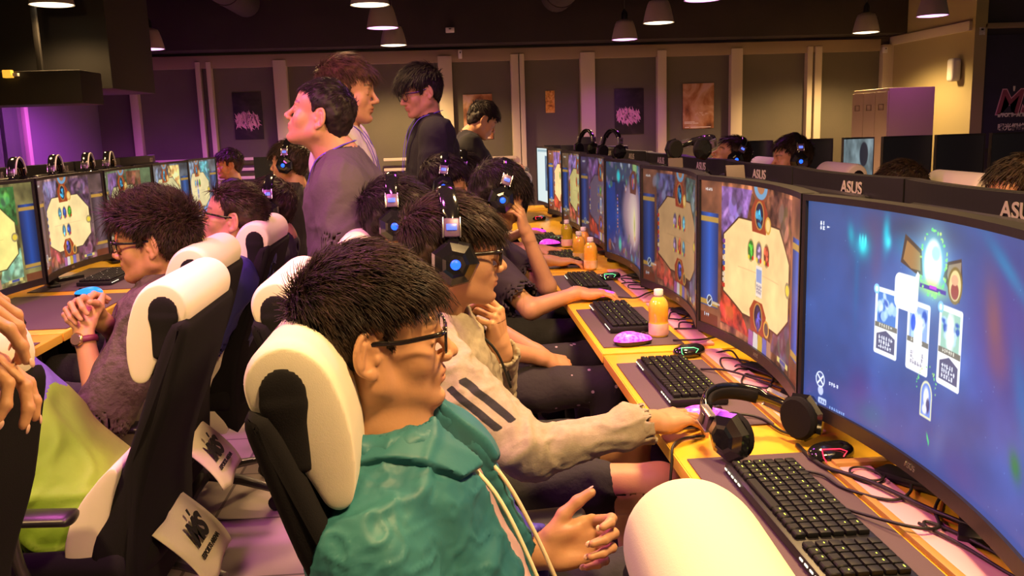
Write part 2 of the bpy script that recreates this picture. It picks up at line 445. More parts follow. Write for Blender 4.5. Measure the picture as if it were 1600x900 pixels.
def hand_prims(S, W, F, U, side, curls=((.3, .4, .25),) * 4, spread=.0, thumb=(.55, -.35, .35, .3), s=1.0):
    """W wrist, F towards the fingers, U back of the hand, side +1 right / -1 left; curls = bend of the three joints for index..little"""
    F = nrm(F); U = nrm(np.array(U) - F * np.dot(U, F)); Yv = np.cross(U, F) * side
    A = np.stack([F, Yv, U], 1); g = Fr(W, A, s)
    S.fcone(g.p(-.02, 0, 0), g.p(.012, 0, 0), g.v(0, 1, 0), (.027 * s, .020 * s), (.029 * s, .019 * s), .02 * s)
    S.fcone(g.p(.022, .001, -.001), g.p(.072, 0, 0), g.v(0, 1, 0), (.033 * s, .0155 * s), (.040 * s, .0125 * s), .018 * s)
    S.ell(g.p(.032, .024, -.010), np.array((.030, .015, .014)) * s, A, .014 * s)
    S.ell(g.p(.034, -.024, -.009), np.array((.032, .013, .013)) * s, A, .014 * s)
    ys = (.0300, .0102, -.0102, -.0290); xs = (.086, .090, .086, .077)
    Ls = ((.044, .026, .021), (.048, .030, .022), (.044, .028, .021), (.034, .021, .019)); rs = (.0088, .0090, .0084, .0074)
    tips = []
    for i in range(4):
        p = np.array((xs[i], ys[i], .000)); ang = 0; sp = spread * (1.5 - i) / 1.5
        S.cone(g.p(.045, ys[i] * .75, .001), g.p(*p), .0095 * s, rs[i] * 1.12 * s, .008 * s)
        r = rs[i]
        for j in range(3):
            ang += curls[i][j]; d = np.array((math.cos(ang) * math.cos(sp), math.sin(sp) * math.cos(ang), -math.sin(ang)))
            q = p + d * Ls[i][j]; r2 = r * (.93 if j < 2 else .84)
            S.cone(g.p(*p), g.p(*q), r * s, r2 * s, .0035 * s)
            S.ell(g.p(*(p + np.array((0, 0, .0005)))), np.array((r * 1.06,) * 3) * s, A, .003 * s)
            p = q; r = r2
        tips.append((g.p(*p), A @ d, i))
    a, b, c1, c2 = thumb     # a: out angle, b: drop, c: bends
    p = np.array((.018, .026, -.010)); d = np.array((math.cos(a), math.sin(a) * math.cos(b), math.sin(b)))
    side2 = nrm(np.cross(d, (0, 0, 1))); ax = nrm(np.cross(d, side2))
    r = .0128
    for L, bend, r2 in ((.036, 0, .0112), (.031, c1, .0098), (.026, c2, .0082)):
        inw = np.array((.25, -.85, -.35)); inw = nrm(inw - d * (inw @ d))
        d = nrm(d * math.cos(bend) + inw * math.sin(bend)); q = p + d * L
        S.cone(g.p(*p), g.p(*q), r * s, r2 * s, .006 * s); p = q; r = r2
    tips.append((g.p(*p), A @ d, 4))
    return g, tips

# skin with lips, brows and warm patches coloured by attributes
def skin_mat(name, col, lip):
    m = mat(name, col, .47, sss=.10, bump=.04, bscale=220, spec=.45); nt = m.node_tree; b = nt.nodes['Principled BSDF']
    n = nt.nodes.new('ShaderNodeTexNoise'); n.inputs['Scale'].default_value = 26; n.inputs['Detail'].default_value = 5
    mx0 = nt.nodes.new('ShaderNodeMixRGB'); mx0.inputs[1].default_value = (*[c * .9 for c in col], 1); mx0.inputs[2].default_value = (*[min(1, c * 1.08) for c in col], 1)
    nt.links.new(n.outputs[0], mx0.inputs[0]); last = mx0.outputs[0]
    for an, c in (('lip', lip), ('brow', (.018, .011, .008))):
        a = nt.nodes.new('ShaderNodeAttribute'); a.attribute_name = an
        mx = nt.nodes.new('ShaderNodeMixRGB'); mx.inputs[2].default_value = (*c, 1); nt.links.new(a.outputs['Fac'], mx.inputs[0]); nt.links.new(last, mx.inputs[1]); last = mx.outputs[0]
    nt.links.new(last, b.inputs['Base Color']); return m
M['skin'] = skin_mat('skin', (.55, .29, .155), (.46, .17, .12))
M['skin2'] = skin_mat('tanned_skin', (.50, .27, .155), (.42, .16, .12))
M['nail'] = mat('fingernail', (.72, .45, .36), .3)
M['eye'] = mat('eye_white', (.72, .68, .64), .2); M['iris'] = mat('dark_iris', (.02, .012, .008), .1)
def hair_mat(name, c, c2): return mat(name, c, .55, mix=c2, mscale=40, spec=.3)
M['hair'] = hair_mat('black_brown_hair', (.016, .010, .008), (.045, .024, .014))
M['hairb'] = hair_mat('brown_hair', (.055, .032, .016), (.13, .075, .032))
M['hairk'] = hair_mat('black_hair', (.010, .007, .008), (.024, .014, .014))

HL = dict(short=((-.12, -.075), (-.075, -.068), (-.045, -.045), (-.028, -.012), (-.022, .030), (.008, .034), (.014, .002), (.024, .002), (.030, .040), (.046, .062), (.066, .076), (.12, .092)),
          fringe=((-.12, -.078), (-.075, -.070), (-.045, -.045), (-.028, -.010), (-.022, .028), (.008, .030), (.014, -.006), (.026, -.002), (.034, .030), (.050, .048), (.070, .058), (.12, .066)))
def make_hair(name, parent, g, m, style='short', n=2200, length=.035, thick=.013, lift=.45, comb=(.8, 0, -.25), rad=.0007, res=.005, seed=1, jitter=.35, top=0.0, side_short=.6):
    rs = np.random.RandomState(seed); s = g.s; hl = np.array(HL[style]); S = Prims(); A = g.A
    S.ell(g.p(-.010, 0, .046 + top * .3), np.array((.094 + thick, .074 + thick * .8, .080 + thick + top)) * s, A, .01)
    S.ell(g.p(-.047, 0, .012), np.array((.054 + thick, .064 + thick * .6, .062 + thick)) * s, A, .03)
    S.ell(g.p(.030, 0, .040), np.array((.058 + thick, .060 + thick * .7, .056 + thick)) * s, A, .02)
    S.ell(g.p(-.05, 0, -.035), np.array((.045, .050, .05)) * s, A, .03)
    def cut(P):
        q = g.loc(P); z = np.interp(q[..., 0], hl[:, 0], hl[:, 1]).astype(F32)
        nn = .0035 * np.sin(q[..., 0] * 700 + q[..., 1] * 330) + .003 * np.sin(q[..., 1] * 900 + 1)
        return (-(q[..., 2] - z + nn) * s * .8).astype(F32) * -1
    def cutfn(P): return cut(P)      # positive above the hairline
    S.add(lambda P: cutfn(P), .006, '-')
    # '-' removes where fn<0: below the hairline
    lo = g.O - .17 * s; hi = g.O + .17 * s
    P, Q = surface(S, lo, hi, res)
    N = vnormals(P, Q); q = g.loc(P)
    amp = .0055 * s
    P2 = P + N * (fbm(q * np.array((38, 60, 38)), 3) * amp)[:, None]
    keep = (q[:, 2] > np.interp(q[:, 0], hl[:, 0], hl[:, 1]) - .004)
    outer = (N * (P - g.p(-.01, 0, .03))).sum(1) > 0
    cand = np.where(keep & outer)[0]; r = rs.choice(cand, n)
    cb = A @ nrm(comb)
    n0 = N[r]; up = (n0 @ A[:, 2]); base = P2[r] - n0 * .003
    ql = g.loc(base)
    tall = np.clip((ql[:, 2] - .03) / .08, 0, 1) * (1 - side_short) + side_short
    near = np.exp(-(((ql[:, 0] + .005) / .035) ** 2 + ((ql[:, 2] - .005) / .045) ** 2)) * (np.abs(ql[:, 1]) > .04)
    tall = tall * (1 - .72 * near); lowz = np.clip((ql[:, 2] + .07) / .08, .35, 1); tall = tall * lowz
    L = length * s * tall * (.65 + .7 * rs.rand(n))
    L = L * (1 + .7 * np.clip((ql[:, 0] - .03) / .06, 0, 1))
    tang = cb[None] + rs.randn(n, 3) * jitter * .5
    tang = tang - n0 * (tang * n0).sum(1, keepdims=True); tang /= np.linalg.norm(tang, axis=1, keepdims=True) + 1e-9
    down = -A[:, 2][None] - n0 * (-(n0 @ A[:, 2]))[:, None]; side = np.clip(1 - up, 0, 1)[:, None]
    tang = tang * (1 - .6 * side) + down * (.6 * side)
    lf = lift * (.5 + rs.rand(n)) * np.clip(.25 + .75 * (ql[:, 2] + .02) / .07, .2, 1); d = tang + n0 * lf[:, None]; d /= np.linalg.norm(d, axis=1, keepdims=True)
    K = 5; Vs = []; pos = base.copy(); rr = rad * s * (.7 + .8 * rs.rand(n))
    b1 = np.cross(d, n0); b1 /= np.linalg.norm(b1, axis=1, keepdims=True) + 1e-9; b2 = np.cross(d, b1)
    for k in range(K):
        w = (rr * (1 - (k / (K - 1)) ** 1.6) + 2e-4)[:, None]
        for a in range(3): Vs.append(pos + (b1 * math.cos(a * 2.094) * 1.8 + b2 * math.sin(a * 2.094)) * w)
        pos = pos + d * (L / (K - 1))[:, None]
        d = d + (tang * .35 - n0 * .22 * lift + np.array((0, 0, -.10))); d /= np.linalg.norm(d, axis=1, keepdims=True)
    SV = np.stack(Vs, 1).reshape(-1, 3); nb = 3 * K
    f = []
    for k in range(K - 1):
        for a in range(3): f.append((k * 3 + a, k * 3 + (a + 1) % 3, (k + 1) * 3 + (a + 1) % 3, (k + 1) * 3 + a))
    f = np.array(f)[None] + (np.arange(n) * nb)[:, None, None]
    AV = np.concatenate([P2, SV]); AQ = np.concatenate([Q, f.reshape(-1, 4) + len(P2)])
    return pydata(name, AV, AQ, m, parent, True)

def pt(v): return np.array(v, float)
def bend_joint(a, c, la, lc, hint):
    """elbow/knee between a and c for the two bone lengths, pushed towards hint"""
    a, c = pt(a), pt(c); v = c - a; D = np.linalg.norm(v)
    if D > (la + lc) * .995: return a + v * la / (la + lc)
    x = (la * la - lc * lc + D * D) / (2 * D); hh = math.sqrt(max(la * la - x * x, 0)); t = v / D
    n = pt(hint) - t * np.dot(pt(hint), t); n = nrm(n); return a + t * x + n * hh

def person(name, label, J, look, cloth, hair, res=1.0, skin='skin', parts=None, glasses=None, sc=1.0, group=None, eyes=True, lap=True):
    """J: joints in the room; look: (yaw,pitch,roll) of the head; cloth: dict"""
    root = empty(name, (float(J['pelvis'][0]), float(J['pelvis'][1]), 0), 0, label, 'person', group)
    inv = Vector(root.location)
    def place(o):
        o.parent = root; o.matrix_parent_inverse = Matrix.Translation(-inv); return o
    g = Fr(J['head'], head_axes(*look), sc * J.get('hs', 1.0))
    S = Prims(); head_prims(S, g, J.get('fat', 1.0))
    nb = pt(J['neck']); hr = J.get('neckr', .052) * sc
    S.cone(g.p(-.022, 0, -.045), nb, hr, hr * 1.1, .022)
    S.cone(g.p(.010, 0, -.065), nb + (g.A[:, 0] * .012), hr * .62, hr * .8, .03)
    S.cone(nb, nb + (pt(J['chest']) - nb) * .5, hr * 1.1, .07, .03)
    lat = nrm(pt(J['shl']) - pt(J['shr']))
    S.fcone(pt(J['chest']) * .6 + nb * .4, J['pelvis'], lat, (.12 * sc, .075), (.12 * sc, .08), .03)
    tips = []; boxes = []
    for sd, c in ((1, 'r'), (-1, 'l')):
        sh, el, wr = pt(J['sh' + c]), pt(J['el' + c]), pt(J['wr' + c])
        S.cone(sh, el, .043 * sc, .036 * sc, .03); S.cone(el, wr, .037 * sc, .0235 * sc, .015)
        h = J.get('hand' + c)
        if h:
            F = h.get('F', wr - el); gg, tp = hand_prims(S, wr + nrm(F) * .012, F, h['U'], sd, h.get('curls', ((.35, .45, .3),) * 4), h.get('spread', .08), h.get('thumb', (.6, -.35, .3, .25)), h.get('s', .97) * sc)
            tips += [(t, d, gg, i) for t, d, i in tp] if h.get('nails') else []
            boxes.append((wr, .20, h.get('res', .0035) * res, el))
        hp, kn, an = pt(J['hip' + c]), pt(J['kn' + c]), pt(J['an' + c])
        if cloth.get('bare_legs'):
            S.cone(hp, kn, .075, .052, .02); S.cone(kn, an, .052, .036, .02); S.ell(an * .35 + kn * .65 - pt((0, 0, .0)), (.052, .052, .10), None, .03)
    hb = .0032 * res if not J.get('fine') else J['fine']
    Vs = []; Qs = []; zones = []
    def zone(lo, hi):
        return (np.array(lo), np.array(hi))
    Z = [(zone(g.O - .165 * sc, g.O + .165 * sc), hb)]
    for wr, r, rs_, el in boxes: 
        if rs_ < .0095 * res: Z.append((zone(wr - r, wr + r), rs_))
    pts = np.array([J[k] for k in ('head', 'neck', 'pelvis', 'shr', 'shl', 'elr', 'ell', 'wrr', 'wrl')] + ([J[k] for k in ('knr', 'knl', 'anr', 'anl')] if cloth.get('bare_legs') else []), float)
    lo = pts.min(0) - .2; hi = pts.max(0) + .2
    P, Q = surface(S, lo, hi, .007 * max(res, .8), skip=lambda c: np.any([((c > z[0]) & (c < z[1])).all(1) for z, _ in Z], axis=0))
    Vs.append(P); Qs.append(Q); n0 = len(P)
    for i, (z, hh) in enumerate(Z):
        prev = [Z[j][0] for j in range(i)]
        P, Q = surface(S, z[0] - hh, z[1] + hh * 6, hh, skip=lambda c: ~((c > z[0] - hh) & (c < z[1] + hh)).all(1) | (np.any([((c > a[0]) & (c < a[1])).all(1) for a in prev], axis=0) if prev else np.zeros(len(c), bool)))
        Vs.append(P); Qs.append(Q + n0); n0 += len(P)
    P = np.concatenate(Vs); Q = np.concatenate(Qs)
    body = place(pydata('body', P, Q, M[skin], None, True))
    q = g.loc(P)
    lipm = np.clip(1.25 - np.sqrt(((q[:, 0] - .092) / .013) ** 2 + (q[:, 1] / .025) ** 2 + ((q[:, 2] + .0595) / .0115) ** 2), 0, .25) * 2.6
    ay = np.abs(q[:, 1]); bz = .0245 + .004 * np.sin((ay - .012) * 60)
    br = np.clip(1.5 - np.abs(q[:, 2] - bz) / (.0042 - (ay - .03) * .03), 0, .7) / .7 * (ay > .012) * (ay < .05) * (q[:, 0] > .05)
    br = br * (.75 + .25 * vnoise(q * 900)); attr(body, 'lip', lipm); attr(body, 'brow', np.clip(br, 0, 1) * .9)
    if eyes:
        for y in (1, -1):
            bm = bmesh.new(); bmesh.ops.create_uvsphere(bm, u_segments=16, v_segments=10, radius=.0115 * g.s)
            bmesh.ops.translate(bm, verts=bm.verts, vec=Vector(g.p(.0746, .031 * y, .0025)))
            t = bmesh.new(); bmesh.ops.create_uvsphere(t, u_segments=12, v_segments=8, radius=.0052 * g.s)
            add_bm(bm, t, Matrix.Translation(Vector(g.p(.0812, .031 * y, .0020))), 1)
            place(finish('eye', bm, [M['eye'], M['iris']]))
    for t, d, gg, i in tips:
        up = gg.A[:, 2] if i < 4 else gg.A[:, 1] * (1 if True else 1)
        up = up - d * np.dot(up, d); up = nrm(up)
        c = t + up * .0062 * sc + d * .0035
        bm = bmesh.new(); bmesh.ops.create_uvsphere(bm, u_segments=10, v_segments=6, radius=1)
        Mx = Matrix([[d[k] * .0065, np.cross(up, d)[k] * .0052, up[k] * .0018, c[k]] for k in range(3)] + [[0, 0, 0, 1]])
        bm.transform(Mx); place(finish('fingernail', bm, M['nail']))
    if hair:
        kw = dict(hair); hm = kw.pop('mat', 'hair'); place(make_hair('hair', None, g, M[hm], **kw))
    # ---- clothes
    top = Prims(); lat = nrm(pt(J['shl']) - pt(J['shr'])); ch, pv = pt(J['chest']), pt(J['pelvis']); fat = cloth.get('fat', 1.0)
    ease = cloth.get('ease', .012)
    up = nrm(nb - pv); fwd = nrm(np.cross(lat, up))
    if J.get('flip'): fwd = -fwd
    top.fcone(ch + up * .02, ch * .45 + pv * .55, lat, ((.155 + ease) * sc * fat, (.105 + ease) * fat), ((.145 + ease) * sc * fat, (.10 + ease) * fat), .02)
    top.fcone(ch * .45 + pv * .55, pv - up * .02, lat, ((.145 + ease) * sc * fat, (.10 + ease) * fat), ((.155 + ease) * sc * fat, (.115 + ease) * fat), .05)
    for c in 'rl':
        sh, el, wr = pt(J['sh' + c]), pt(J['el' + c]), pt(J['wr' + c])
        top.cone(nb - up * .015, sh - up * .005, .050 + ease * .6, .056 + ease, .05)
        a = cloth.get('arm', 1.0)
        if cloth.get('sleeve', 'long') == 'long':
            end = el + (wr - el) * cloth.get('cuff', .95)
            fa = cloth.get('farm', 1.0); top.cone(sh, el, (.056 + ease) * a, (.044 + ease * .8) * a * (1 + fa) / 2, .03); top.cone(el, end, (.045 + ease * .8) * a * fa, (.029 + ease * .6) * a * fa, .02)
            d = nrm(wr - el)
            top.cone(end - d * .035, end + d * .02, .033 + ease * .5, .030 + ease * .5, .006)
            top.cone(end + d * .004, end + d * .12, .028 + ease * .35, .05, .002, '-'); top.cone(end + d * .05, end + d * .1, .05, .05, .002, '-')
        else:
            f = cloth.get('short', .72); end = sh + (el - sh) * f; d = nrm(el - sh)
            top.cone(sh, end, (.058 + ease) * a, (.056 + ease) * a, .03)
            top.cone(end + d * .0, end + d * .12, (.050 + ease) * a, .07 * a, .002, '-')
    for e in cloth.get('extra', []): e(top)
    nd = nrm(g.p(-.015, 0, -.05) - nb); no = cloth.get('neck', .060)
    if cloth.get('collar'):
        top.cone(nb - nd * .01, nb + nd * .035, no + .014, no + .010, .012)
    top.cone(nb + nd * .005, nb + nd * .2, no, no + .02, .004, '-')
    top.cone(nb - nd * .05, nb + nd * .02, no * .8, no, .004, '-')
    for e in cloth.get('cut', []): e(top)
    hres = cloth.get('res', .0075) * res
    P, Q = surface(top, lo - .05, hi + .05, hres)
    N = vnormals(P, Q); P0 = P
    P = wrinkle(P, N, cloth.get('wr', .005), cloth.get('ws', 8), cloth.get('stretch', (1, 1, 1)), cloth.get('seed', 0.))
    if hres < .006: P = wrinkle(P, N, cloth.get('wr', .005) * .35, cloth.get('ws', 8) * 2.6, (1, 1, 1), 3.3)
    idx = None; tm = M[cloth['mat']] if isinstance(cloth['mat'], str) else [M[k] for k in cloth['mat']]
    if cloth.get('idx'): idx = cloth['idx'](P0[Q].mean(1), J, lat, up, fwd, nb)
    tp = place(pydata(cloth.get('name', 'shirt'), P, Q, tm, None, True, idx))
    # ---- trousers and shoes
    if lap:
        tr = Prims(); w = .012
        tr.fcone(pv - lat * .05, pv + lat * .05, up, (.10, .10), (.10, .10), .02)
        for c in 'rl':
            hp, kn, an = pt(J['hip' + c]), pt(J['kn' + c]), pt(J['an' + c])
            if cloth.get('shorts'):
                end = hp + (kn - hp) * cloth['shorts']; tr.cone(hp, end, .088, .074, .04)
            else:
                tr.cone(hp, kn, .088, .062, .04); tr.cone(kn, an, .062, .046, .02)
        P, Q = surface(tr, lo - np.array((.7, .3, .9)), hi + np.array((.7, .3, 0)), .011 * max(res, 1))
        N = vnormals(P, Q); P = wrinkle(P, N, .006, 8, (1, 1, 1), 2.)
        place(pydata('shorts' if cloth.get('shorts') else 'trousers', P, Q, M[cloth.get('legs', 'denim')], None, True))
        for c in 'rl':
            an = pt(J['an' + c]); f = nrm((fwd[0], fwd[1], 0)); sh = Prims(); z = np.array((0, 0, 1.))
            sh.fcone(an - z * (an[2] - .045) - f * .04, an - z * (an[2] - .04) + f * .13, np.cross(z, f), (.036, .036), (.040, .026), .03)
            sh.cone(an - z * (an[2] - .06), an + z * .01, .042, .042, .03); sh.plane((0, 0, .004), (0, 0, -1), .003)
            P, Q = surface(sh, an - .25, an + .25, .009); place(pydata('shoe', P, Q, M['shoe'], None, True))
    if glasses: make_glasses(g, place, **glasses)
    return root, g, place

def make_glasses(g, place, style='rect', mt='frame', w=.0265, h=.017, t=.0022, tilt=0, drop=0):
    par = place(empty('glasses')); par.parent = None
    V = []; F = []
    def add(pts, r, n=6):
        v, f = tube_pts(pts, r, n); o = len(V); V.extend(v); F.extend([tuple(i + o for i in q) for q in f])
    Lv = []
    for y in (1, -1):
        c = (.104, .0335 * y, .001 - drop); ring = []
        for k in range(25):
            a = 2 * math.pi * k / 24; e = 2.6 if style == 'round' else 4.2
            ca, sa = math.cos(a), math.sin(a)
            rr = (abs(ca) ** e + abs(sa) ** e) ** (-1 / e); yy = w * rr * ca; zz = h * rr * sa
            bow = -.10 * abs(yy + c[1]) ** 1.0 * .9 if True else 0
            ring.append(Vector(g.p(c[0] + bow * 1.0 + zz * .08, c[1] + yy, c[2] + zz)))
        add(ring, t * g.s, 6); Lv.append(ring)
        hy = c[1] + w * y; hx = c[0] - .10 * abs(hy) * .9
        add(smooth_path([g.p(hx, hy, c[2] + h * .75), g.p(hx - .012, hy + .009 * y, c[2] + h * .7), g.p(.035, .0725 * y, .010), g.p(-.006, .0755 * y, .012), g.p(-.026, .074 * y, -.008)], 5), [(t * 1.7 * g.s, t * .8 * g.s)] * 21)
    add([g.p(.1015, .009, .006 - drop), g.p(.1035, 0, .0085 - drop), g.p(.1015, -.009, .006 - drop)], t * g.s)
    bpy.data.objects.remove(par)
    fr = place(pydata('glasses', V, F, M[mt], None, True))
    for ring in Lv:
        c = sum(ring[:-1], Vector()) / 24; n = Vector(g.v(1, 0, 0)); vv = [c + n * .0012] + [p for p in ring[:-1]]; vv2 = [p - n * .0009 for p in vv]
        ff = [(0, 1 + k, 1 + (k + 1) % 24) for k in range(24)] + [(25, 26 + (k + 1) % 24, 26 + k) for k in range(24)] + [(1 + k, 26 + k, 26 + (k + 1) % 24, 1 + (k + 1) % 24) for k in range(24)]
        o = pydata('lens', vv + vv2, ff, M['glass'], None, True); o.parent = fr
    return fr

def seated(px, py, lean, yaw=0, neck=None, head=None, seat=.50, spread=.16, sc=1.0):
    """skeleton of someone on a chair; yaw 0 faces +X; lean = backward tilt in degrees"""
    yv = R(yaw); f = np.array((math.cos(yv), math.sin(yv), 0)); l = np.array((-math.sin(yv), math.cos(yv), 0)); z = np.array((0, 0, 1.))
    pv = np.array((px, py, seat + .07)); up = z * math.cos(R(lean)) - f * math.sin(R(lean))
    J = dict(pelvis=pv, chest=pv + up * .33 * sc, neck=pv + up * .50 * sc)
    if neck is not None:
        J['neck'] = pt(neck); up = nrm(J['neck'] - pv); J['chest'] = pv + (J['neck'] - pv) * .68
    nb = J['neck']; hf = f + up * -(f @ up); hf = nrm(hf)
    J['head'] = pt(head) if head is not None else nb + z * .155 * sc + f * .035
    for sd, c in ((-1, 'r'), (1, 'l')):
        J['sh' + c] = nb - up * .065 + l * sd * .185 * sc
        J['el' + c] = J['sh' + c] - z * .22 + f * .12 + l * sd * .04
        J['wr' + c] = J['el' + c] + f * .22 - z * .02 - l * sd * .03
        J['hip' + c] = pv + l * sd * .09 - z * .005
        J['kn' + c] = pv + l * sd * spread + f * .42 * sc + z * .02
        J['an' + c] = np.array((0, 0, .09)) + (pv + l * sd * (spread + .01) + f * .44 * sc) * np.array((1, 1, 0))
    return J
def standing(px, py, hz, yaw=0, lean=0, sc=1.0):
    """hz = head centre height"""
    yv = R(yaw); f = np.array((math.cos(yv), math.sin(yv), 0)); l = np.array((-math.sin(yv), math.cos(yv), 0)); z = np.array((0, 0, 1.))
    pvz = hz - .68 * sc; pv = np.array((px, py, pvz)); up = z * math.cos(R(lean)) - f * math.sin(R(lean))
    J = dict(pelvis=pv, chest=pv + up * .35, neck=pv + up * .53 * sc)
    nb = J['neck']; J['head'] = nb + z * .15 + f * .04
    for sd, c in ((-1, 'r'), (1, 'l')):
        J['sh' + c] = nb - up * .065 + l * sd * .19 * sc
        J['el' + c] = J['sh' + c] - z * .28 + l * sd * .04 - f * .02
        J['wr' + c] = J['el' + c] - z * .2 + f * .12
        J['hip' + c] = pv + l * sd * .085
        J['kn' + c] = pv * np.array((1, 1, .54)) + l * sd * .10 + f * .02 * sc
        J['an' + c] = np.array((px, py, 0)) + l * sd * .11 + z * .09 - f * .02
    return J
# ------------------------------------------------------------------ the room
YB = 10.0                                    # back wall
M['floor'] = mat('pale_floor_tile', (.62, .52, .50), .35, mix=(.56, .46, .45), mscale=3)
nt = M['floor'].node_tree; b = nt.nodes['Principled BSDF']
br = nt.nodes.new('ShaderNodeTexBrick'); br.offset = 0; br.inputs['Scale'].default_value = 1; br.inputs['Mortar Size'].default_value = .006
br.inputs['Brick Width'].default_value = .45; br.inputs['Row Height'].default_value = .45
br.inputs['Color1'].default_value = (.60, .50, .49, 1); br.inputs['Color2'].default_value = (.55, .46, .45, 1); br.inputs['Mortar'].default_value = (.2, .15, .16, 1)
tc = nt.nodes.new('ShaderNodeTexCoord'); nt.links.new(tc.outputs['Object'], br.inputs[0]); nt.links.new(br.outputs[0], b.inputs['Base Color'])
M['ceil'] = mat('black_painted_ceiling', (.022, .017, .017), .9, mix=(.035, .026, .024), mscale=1.5)
M['panel'] = mat('dark_olive_wall_panel', (.12, .11, .085), .8, bump=.1, bscale=90, mix=(.14, .125, .097), mscale=2)
M['post'] = mat('cream_painted_frame', (.66, .58, .44), .55)
M['header'] = mat('dark_brown_header', (.30, .23, .15), .7)
M['olive'] = mat('olive_side_wall', (.40, .34, .17), .8)
M['purplewall'] = mat('grey_left_wall', (.22, .18, .24), .8)
M['darkwall'] = mat('charcoal_wall', (.045, .038, .045), .8)
M['banner'] = mat('black_banner', (.012, .010, .018), .5, mix=(.03, .02, .06), mscale=1.5)
M['soffit'] = mat('black_soffit', (.012, .010, .010), .7)
M['cab_y'] = mat('cream_locker', (.62, .50, .32), .5)
M['glasspane'] = mat('dark_green_glass', (.10, .13, .10), .12, spec=.6)
M['lampshade'] = mat('grey_enamel_lamp_shade', (.42, .36, .33), .45)

struct(box('floor', (0, 4.5, -.05), (12, 16, .1), M['floor'], bevel=0))
struct(box('ceiling', (0, 4.5, 3.0), (12, 16, .1), M['ceil'], bevel=0))
struct(box('wall_back', (1, YB + .1, 1.5), (12, .12, 3.0), M['panel'], bevel=0))
struct(box('wall_left', (-3.72, 5, 1.5), (.12, 10.1, 3.0), M['purplewall'], bevel=0))
xr = at(1391, 130, YB)[0]
yr = 8.45
struct(box('wall_right', (xr + .06, (YB + yr) / 2, 1.5), (.12, YB - yr + .1, 3.0), M['olive'], bevel=0))
struct(box('wall_front_right', (xr + 2.1, yr - .06 + .12, 1.5), (4.1, .12, 3.0), M['darkwall'], bevel=0))
# dark beam above the panel wall, and beams on the ceiling
ztop = at(700, 78, YB - .05)[2]
struct(box('trim_1', (.7, YB - .12, (ztop + 3.0) / 2 + .01), (11.5, .42, 2.95 - ztop), M['ceil'], bevel=.01))
struct(box('trim_2', (.75, YB + .015, ztop - .06), (8.3, .10, .13), M['header'], bevel=.006))
struct(box('trim_3', (xr + .0, (YB + yr) / 2, 2.2), (.06, YB - yr, .09), M['post'], bevel=.006))
struct(box('trim_4', (xr + 2.1, yr - .02, 2.19), (4.0, .06, .05), M['header'], bevel=.006))
for i, y in enumerate((2.2, 4.6, 7.4)):
    struct(box('trim_%d' % (5 + i), (0, y, 2.86), (11.6, .3, .2), M['ceil'], bevel=.01))
# ducts under the ceiling
for i, (x, y0, y1, r) in enumerate(((1.2, 1.5, 9.4, .16), (-1.9, 3, 9.4, .14), (3.1, 2.5, 9.0, .13))):
    o = lathe('trim_%d' % (8 + i), [(r, 0)] + sum([[(r, z), (r * 1.06, z), (r * 1.06, z + .04), (r, z + .04)] for z in np.arange(.5, y1 - y0, 1.0)], []) + [(r, y1 - y0)], M['ceil'], n=20, loc=(x, y0, 2.68), rot=Matrix.Rotation(R(-90), 3, 'X'), closed=True); struct(o)

# cream posts and rails of the back wall
posts = [(211, .085), (314, .05), (331, .05), (441, .14), (543, .11), (697, .15), (806, .10), (815, .07), (918, .16), (1033, .10), (1149, .13), (1262, .06), (1275, .08), (1383, .13)]
k = 11
for px, w in posts:
    x = at(px, 150, YB)[0]
    struct(box('trim_%d' % k, (x, YB - .0, ztop / 2 - .06), (w, .10, ztop - .0), M['post'], bevel=.006)); k += 1
for (p0, p1) in ((218, 437), (600, 690), (700, 806)):
    a, b_ = at(p0, 248, YB), at(p1, 248, YB); zr = at((p0 + p1) / 2, 251 - (p1 - 300) * .008, YB)[2]
    for dz in (0, -.11, -.20):
        struct(box('trim_%d' % k, ((a[0] + b_[0]) / 2, YB - .06, zr + dz), (b_[0] - a[0], .05, .03), M['post'], bevel=.004)); k += 1
# left: glass screens with a mullion, purple lit wall stays plain
for (y0, y1) in ((3.2, 6.9), (7.0, 7.72), (7.79, 8.12)):
    struct(box('window_%d' % k, (-3.62, (y0 + y1) / 2, 1.35), (.03, y1 - y0, 1.9), M['glasspane'], bevel=.003)); k += 1
struct(box('trim_%d' % k, (-3.61, 8.17, 1.35), (.06, .07, 2.0), M['post'], bevel=.004)); k += 1
struct(box('trim_%d' % k, (-3.61, 6.95, 1.35), (.05, .04, 2.0), M['post'], bevel=.004)); k += 1
# black hanging soffit boxes at the upper left
p = at(205, 142, 6.6)
o = box('suspended_duct_cover', (p[0] - .85, 6.7, (p[2] + 2.95) / 2), (1.7, .9, 2.95 - p[2]), M['soffit'], bevel=.01)
tag(o, 'large matte black box hanging from the ceiling in the upper left corner', 'duct', kind='thing')
p = at(146, 150, 5.9)
o = box('suspended_screen_housing', (p[0] - .6, 5.9, p[2] + .05), (1.2, .35, .20), M['soffit'], bevel=.01)
tag(o, 'flat black housing slung under the big black ceiling box', 'housing')
rod = box('hanger', (p[0] - .3, 5.9, (p[2] + 3.1) / 2), (.03, .03, 2.85 - p[2]), M['soffit'], o); rod2 = box('hanger', (p[0] - .9, 5.9, (p[2] + 3.1) / 2), (.03, .03, 2.85 - p[2]), M['soffit'], o)
pp = at(15, 116, 5.72)
M['amber'] = mat('amber_indicator', (.9, .5, .05), .5, emit=(1, .5, .05), es=.9)
o2 = box('indicator_box', (pp[0], 5.70, pp[2]), (.05, .04, .045), M['amber']); tag(o2, 'small amber lit box on the black hanging housing at far left', 'light')
box('bracket', (pp[0] + .045, 5.70, pp[2] - .005), (.03, .03, .02), M['white'], o2)

